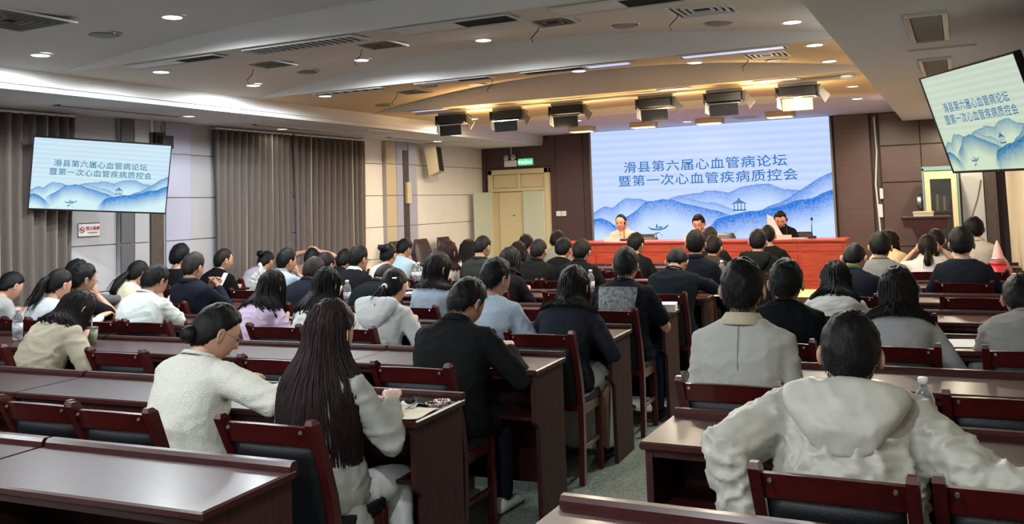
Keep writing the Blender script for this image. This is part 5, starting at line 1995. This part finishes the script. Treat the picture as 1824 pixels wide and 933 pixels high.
for x, k, lab in CHAIR_AT:
    place_chair(x, k, chair_label(lab), dy=-.03, group='occupied wooden chairs')
EMPTY = [  # x at the top of the back, row: those the photograph shows
    (-2.13, 0, 'nearest empty red wooden chair, its post cut by the lower left corner'),
    (-3.40, 1, 'empty red wooden chair behind the nearest desk, left of two side by side'), (-2.82, 1, 'empty red wooden chair beside the white textured blouse, its right post shining'),
    (-3.98, 1, 'empty chair at the left edge with an orange-lit post'), (-4.20, 2, 'empty chair with a broad black back beside the cream blouse'), (-3.15, 2, 'empty chair with its rail showing left of the long brown hair'),
    (-2.68, 2, 'empty chair just left of the black jacket'), (-5.75, 2, 'empty chair at the left edge behind the water bottle'),
    (-5.15, 3, 'empty chair with a shiny post directly behind the white t-shirt'), (-3.78, 4, 'empty black-backed chair beyond the pink shirt'), (-2.98, 3, 'empty chair rail right of the hooded sweatshirt'),
    (-6.15, 3, 'empty chair in front of the far left sheet of paper'), (-4.75, 5, 'empty chair beyond the black t-shirt and cropped hair'), (-2.95, 5, 'empty chair with a red rail left of the bottle'),
    (-2.75, 6, 'empty chair with a low rail beyond the bottle'), (.10, 1, 'empty chair under the right arm of the hooded jacket'), (.03, 5, 'empty wide-backed chair behind the navy sweater, nearer of two'),
    (-.38, 4, 'empty chair to the right of the long straight black hair'), (-.52, 6, 'empty chair behind the raised arms'), (.10, 2, 'empty chair near the clear bottle on the right'),
    (-2.75, 4, 'empty chair between the pale blue top and the grey print'), (-5.0, 7, 'empty chair in the seventh row near the white wall'), (.12, 7, 'empty chair before the tall white shirt'),
]
for x, k, lab in EMPTY:
    if all(abs(x - a) > .40 for a, b in CHAIRS if b == k):
        place_chair(x, k, lab, group='empty wooden chairs')

# ------------------------------------------------------------------ leather armchairs
def armchair(loc, rz, label, group, s=1.0):
    e = empty('leather_armchair', label, 'armchair', loc, rz, group)
    e.scale = (s, s, s)
    V, F = [], []
    nx, nz = 8, 8
    for sd_ in (0, 1):
        for j in range(nz + 1):
            for i in range(nx + 1):
                u, v = i / nx * 2 - 1, j / nz
                w = .25 * (1 - .22 * max(0, v - .7) / .3 * abs(u)) * (1 if v < .85 else 1 - .9 * (v - .85))
                e_ = (1 - abs(u) ** 6) * (1 - abs(2 * v - 1) ** 8)
                V.append((u * w, -.22 - .16 * v + (.035 * e_ + .012) * (1 if sd_ else -1), .42 + v * .66))
    n1 = (nx + 1) * (nz + 1)
    for j in range(nz):
        for i in range(nx):
            a = j * (nx + 1) + i
            F += [(a, a + 1, a + nx + 2, a + nx + 1), (n1 + a, n1 + a + nx + 1, n1 + a + nx + 2, n1 + a + 1)]
    for i in range(nx):
        a = nz * (nx + 1) + i
        F += [(i, n1 + i, n1 + i + 1, i + 1), (a, a + 1, n1 + a + 1, n1 + a)]
    for j in range(nz):
        a = j * (nx + 1)
        F += [(a, a + nx + 1, n1 + a + nx + 1, n1 + a), (a + nx, n1 + a + nx, n1 + a + 2 * nx + 1, a + 2 * nx + 1)]
    G().add(V, F).obj('backrest', 'brownleather', e, True)
    bx('seat', 'brownleather', -.26, .26, -.22, .27, .34, .46, .03, e)
    for sx in (-1, 1):
        G().tube([(sx * .29, -.22, .66), (sx * .30, .0, .67), (sx * .29, .2, .64), (sx * .28, .24, .36)], .025, 8).obj('armrest', 'woodred', e, True)
        for yy in (-.2, .22):
            G().tube([(sx * .26, yy, .36), (sx * .28, yy * 1.15, 0.01)], .022, 8).obj('leg', 'woodred', e)
    return e


for Y_, lab in ((11.75, 'brown leather armchair against the white wall, leftmost of three'), (12.45, 'brown leather armchair against the white wall, middle of three'),
                (13.15, 'brown leather armchair against the white wall, nearest the door')):
    armchair((-7.42, Y_, 0), math.radians(-90), lab, 'three leather armchairs by the wall')
for (root, rig), nm in zip(stage_roots, ('leftmost', 'middle', 'rightmost')):
    armchair((root.location.x + .17, root.location.y + .17, .12), math.pi, 'brown leather armchair on the stage behind the %s speaker' % nm, 'stage armchairs', .86)

# ------------------------------------------------------------------ small things on the tables
def bottle(loc, label, s=1.0, group=None, level=.8):
    e = empty('water_bottle', label, 'bottle', loc, 0, group)
    e.scale = (s, s, s)
    G().lathe([(.020, 0), (.032, .006), (.033, .03), (.0315, .036), (.033, .045), (.033, .12), (.0315, .126), (.033, .135), (.031, .155), (.022, .178), (.013, .192), (.013, .205)], n=20).obj('bottle_body', 'clear', e, True)
    G().lathe([(.0338, .052), (.0338, .116)], n=20).obj('bottle_label', 'labelmat', e, True)
    G().lathe([(.016, .198), (.016, .216), (.014, .219)], n=16).obj('cap', 'white', e, True)
    return e


M['labelmat'] = mat('bottle_label', (.45, .48, .52), .4, kind='noise', scale=90, amt=.7)
DT = .761


DROW = {31: 2, 1648: 1, 1053: 5, 746: 6, 738: 6, 619: 4, 1287: 6, 163: 2, 1712: 3, 1806: 7, 50: 3, 1460: 4, 470: 4, 450: 5, 748: 5, 1295: 5, 935: 3, 312: 4, 1190: 4, 463: 5}


def on_desk(px, py, z=DT):
    k = DROW.get(px)
    if k is None:
        return atz(px, py, z)
    x = 0
    for _ in range(8):
        Y = yd(k, x) + .24
        x = aty(px, py, Y)[0]
    return np.array([x, Y, z])


bottle(tuple(on_desk(31, 624)), 'clear water bottle at the far left edge beside the cream blouse')
bottle(tuple(on_desk(1648, 741) + np.array([0, 0, 0])), 'clear water bottle with a white cap beside the pale hooded jacket')
bottle(tuple(on_desk(1053, 516)), 'clear water bottle standing between the black jacket and the grey print')
bottle(tuple(on_desk(746, 494)), 'clear water bottle left of the brown chin-length bob')
bottle(tuple(on_desk(738, 494)), 'second water bottle touching the one by the brown chin-length bob')
bottle(tuple(on_desk(619, 541)), 'small water bottle beyond the long brown hair')
bottle(tuple(on_desk(1287, 500)), 'small water bottle right of the navy polo shirt')

p = on_desk(163, 605)
e = empty('drink_cup', 'plastic cup of milky green tea with a white straw', 'cup', tuple(p))
G().lathe([(.030, 0), (.036, .05), (.040, .095)], n=24).obj('cup_body', 'tea', e, True)
G().lathe([(.043, .095), (.043, .102), (.036, .108), (.010, .109)], n=24).obj('lid', 'clear', e, True)
G().tube([(0, 0, .02), (.004, 0, .18)], .0045, 8).obj('straw', 'white', e)

def sheet(px, py, w, d, rz, label, z=DT, m='paper', cat='paper', name='paper_sheet', group=None):
    p = on_desk(px, py, z)
    r_ = np.random.default_rng(int(px))
    V, F = [], []
    for s_ in (0, 1):
        for j in range(5):
            for i in range(5):
                V.append(((i / 4 - .5) * w, (j / 4 - .5) * d, .002 + .002 * s_ + .004 * abs(math.sin(i * 1.3 + j)) * (i in (0, 4))))
    for j in range(4):
        for i in range(4):
            a = j * 5 + i
            F += [(25 + a, 26 + a, 31 + a, 30 + a), (a, a + 5, a + 6, a + 1)]
    o = link(name, mesh(name, V, F), m)
    o.location = tuple(p)
    o.rotation_euler = (0, 0, rz)
    tag(o, label, cat, group)
    return o


sheet(705, 722, .19, .14, .3, 'white slip of paper under the sunglasses on the aisle desk')
sheet(730, 737, .16, .20, .1, 'flat beige envelope on the aisle desk beside the long coat', m='cream', cat='envelope', name='envelope')
sheet(1712, 620, .40, .28, .2, 'white papers on the desk right of the black bob')
sheet(1806, 487, .40, .26, .1, 'white booklet on the far desk at the right edge', z=.765)
sheet(50, 526, .45, .28, -.1, 'large white sheet under the bent head at the far left')
sheet(1460, 560, .2, .15, .1, 'small white note in front of the long straight black hair')
sheet(470, 538, .28, .2, .2, 'white papers left of the pink shirt')
sheet(450, 508, .28, .2, .1, 'sheet of paper under the hand of the cropped hair')
sheet(748, 525, .26, .2, .4, 'white paper on the desk left of the pale blue top')
sheet(1295, 523, .20, .15, .1, 'white paper on the desk behind the navy polo shirt')
sheet(935, 620, .20, .2, .1, 'sheet of paper beside the hand of the pale blue shirt')

# sunglasses, phone and bead bracelets on the aisle desk
p = on_desk(718, 722)
e = empty('sunglasses', 'dark folded sunglasses on the aisle desk', 'sunglasses', tuple(p + np.array([0, 0, .006])), .5)
g = G()
for sx in (-1, 1):
    V, F = loft([((sx * .03, 0, .012), (.024, 0, 0), (0, 0, .014)), ((sx * .03, .004, .012), (.022, 0, 0), (0, 0, .012))], 14)
    G().add([tuple(v) for v in V], F).obj('lens', 'black', e, True)
    G().tube([(sx * .055, 0, .018), (sx * .055, -.05, .01), (sx * .02, -.11, .003)], .002, 6).obj('temple', 'brownstrip', e)
G().tube([(-.055, 0, .018), (0, .002, .02), (.055, 0, .018)], .002, 6).obj('bridge', 'black', e)
p = on_desk(747, 716)
e = empty('mobile_phone', 'black mobile phone lying on the aisle desk', 'phone', tuple(p + np.array([0, 0, .001])), 1.2)
bx('case', 'black', -.038, .038, -.08, .08, 0, .009, .003, e)
bx('screen', 'glass', -.035, .035, -.076, .076, .0091, .0098, 0, e)
for q, (px, py, lab) in enumerate(((772, 722, 'string of silvery beads nearer the phone on the aisle desk'), (788, 717, 'ring of pearly beads at the edge of the aisle desk'))):
    p = on_desk(px, py)
    e = empty('bead_bracelet', lab, 'bracelet', tuple(p + np.array([0, 0, .007])))
    for b_ in range(16):
        a = b_ * math.pi / 8
        D2, F2 = sphere_dirs(8, 6)
        V = D2 * .0062 + np.array([.033 * math.cos(a), .026 * math.sin(a), 0])
        G().add(V.tolist(), F2).obj('bead', 'silver' if (b_ + q) % 3 else 'pink', e, True)

# phones in hands and other small things
for (who, lab) in (('person in a navy', 'lit phone held by the greying navy jacket'), ('person with long black hair in a white', 'pink phone held by the long black hair in the white top')):
    key = [q for q in ROW_HEAD if (who in q or (who == 'person in a navy' and 'greying' in q)) and ('phone' in q)]
    if not key:
        continue
    x_, y_, h_ = ROW_HEAD[key[0]]
    e = empty('mobile_phone', lab, 'phone', (x_ + h_[0] + .02, y_ + h_[1] + .09, h_[2] + .055), -.5)
    e.rotation_euler = (-.5, 0, -.35)
    bx('case', 'pink' if 'pink' in lab else 'white', -.036, .036, -.005, .004, -.07, .07, .002, e)
    bx('screen', 'phoneglow', -.032, .032, -.0062, -.0052, -.062, .062, 0, e)
p = on_desk(312, 503)
e = empty('tissue_packet', 'crumpled white tissue packet between the white t-shirt and the navy jacket', 'tissues', tuple(p), .4)
D2, F2 = sphere_dirs(18, 12)
V = D2 * (np.array([.07, .05, .05]) * (1 + .15 * vnoise(D2 * 5, 3)[:, None])) + np.array([0, 0, .045])
V[:, 2] = np.maximum(V[:, 2], 0)
G().add(V.tolist(), F2).obj('packet', 'paper', e, True)
V, F = limb([(0, 0, .08), (.015, 0, .12), (.04, 0, .13)], [.02, .012, .004], 7)
G().add([tuple(v) for v in V], F).obj('tissue', 'white', e, True)
p = on_desk(1190, 542)
e = empty('paper_box', 'white folded carton at the end of the desk beside the grey print', 'box', tuple(p + np.array([0, 0, .001])), .2)
bx('carton', 'paper', -.06, .06, -.09, .09, 0, .05, .003, e)
bx('lid', 'white', -.062, .062, -.092, .092, .05, .058, .002, e)
p = on_desk(463, 475)
e = empty('plastic_bag', 'crumpled clear plastic bag beside the lilac top', 'bag', tuple(p), 0)
D2, F2 = sphere_dirs(22, 16)
V = D2 * np.array([.13, .10, .12]) * (1 + .3 * vnoise(D2 * 4, 5)[:, None] + .12 * vnoise(D2 * 10, 6)[:, None]) + np.array([0, 0, .10])
V[:, 2] = np.maximum(V[:, 2], .0)
G().add(V.tolist(), F2).obj('bag_body', mat('frosted_plastic', (.5, .52, .48), .3, alpha=.45), e, False)
V, F = limb([(0, 0, .2), (.02, 0, .25), (.0, 0, .28)], [.02, .012, .02], 8)
G().add([tuple(v) for v in V], F).obj('knot', 'paper', e)

# red plastic bin in the aisle
p = atz(990, 905, .62)
e = empty('waste_bin', 'red plastic bin with a dipped rim at the end of the nearest right desk', 'bin', (-1.22, 2.12, 0))
V, F = [], []
n = 32
for j in range(7):
    t = j / 6
    for w_ in (0, 1):
        for i in range(n):
            a = 2 * math.pi * i / n
            r = .085 + .045 * t - .004 * w_
            zt = .60 + .045 * math.cos(2 * a + .8)
            V.append((r * math.cos(a), r * math.sin(a), .005 + (zt - .005) * t))
for j in range(6):
    for i in range(n):
        a, b = j * 2 * n + i, j * 2 * n + (i + 1) % n
        F += [(a, b, b + 2 * n, a + 2 * n), (a + n, a + 3 * n, b + 3 * n, b + n)]
for i in range(n):
    a, b = 12 * n + i, 12 * n + (i + 1) % n
    F.append((a, b, b + n, a + n))
F.append(tuple(range(n))[::-1])
G().add(V, F).obj('bin_body', 'red', e, True)
G().lathe([(.086, 0), (.090, .012), (.086, .02)], n=32).obj('foot_ring', 'red', e, True)

# red and pink tiered object by the right wall
p = aty(1778, 462, 9.75)
e = empty('covered_ornament', 'small red tiered stand with a pink cone on top by the right wall', 'ornament', (p[0], 9.75, DT))
zb = max(0.02, p[2] - DT)
G().lathe([(.10, 0), (.11, .05), (.09, .06), (.085, .10)], n=20).obj('base', 'red', e, True)
G().lathe([(.07, .10), (.075, .13), (.055, .14)], n=20).obj('tier', 'red', e, True)
G().lathe([(.058, .14), (.052, .17), (.03, .26), (.006, .33)], n=20).obj('cone', 'pink', e, True)
G().lathe([(.061, .155), (.062, .165), (.056, .168)], n=20).obj('band', 'silver', e, True)

# stage table things
TZ = .15 + .845 + .002
for px, lab in ((1090, 'pink name card in front of the leftmost speaker'), (1232, 'pink name card in front of the middle speaker'), (1395, 'pink name card in front of the rightmost speaker')):
    p = aty(px, 425, 12.55)
    e = empty('name_card', lab, 'name card', (p[0], 12.55, TZ))
    G().prism([(-.03, 0), (.03, 0), (.002, .06), (-.002, .06)], 'x', -.11, .11).obj('card', 'pink', e)
for px, lab in ((1112, 'thin gooseneck microphone before the leftmost speaker'), (1250, 'thin gooseneck microphone before the middle speaker'), (1402, 'thin gooseneck microphone before the rightmost speaker'), (1447, 'thin gooseneck microphone right of the rightmost speaker')):
    p = aty(px, 425, 12.8)
    e = empty('microphone', lab, 'microphone', (p[0], 12.8, TZ))
    bx('base', 'black', -.05, .05, -.04, .04, 0, .03, .006, e)
    G().tube([(0, 0, .03), (0, .0, .16), (0, .04, .24)], .006, 6).obj('gooseneck', 'black', e)
    G().lathe([(.008, 0), (.014, .01), (.014, .035), (.004, .045)], (0, .045, .235), 10).obj('capsule', 'black', e)
p = aty(1379, 405, 12.86)
o = G().prism([(-.08, 0), (.16, .0), (.10, .06), (-.02, .30), (-.09, .33)], 'y', -.002, .002).obj('paper_sheet', 'paper')
o.location = (p[0], 12.86, TZ)
tag(o, 'pale sheet of paper held up by the rightmost speaker on the stage', 'paper')
p = aty(1085, 428, 12.7)
for px, lab in ((1420, 'open papers lying on the stage table by the rightmost speaker'), (1260, 'open papers lying on the stage table by the middle speaker')):
    p = aty(px, 428, 12.85)
    o = bx('paper_sheet', 'paper', -.12, .12, -.08, .08, 0, .004)
    o.location = (p[0], 12.85, TZ)
    tag(o, lab, 'paper')
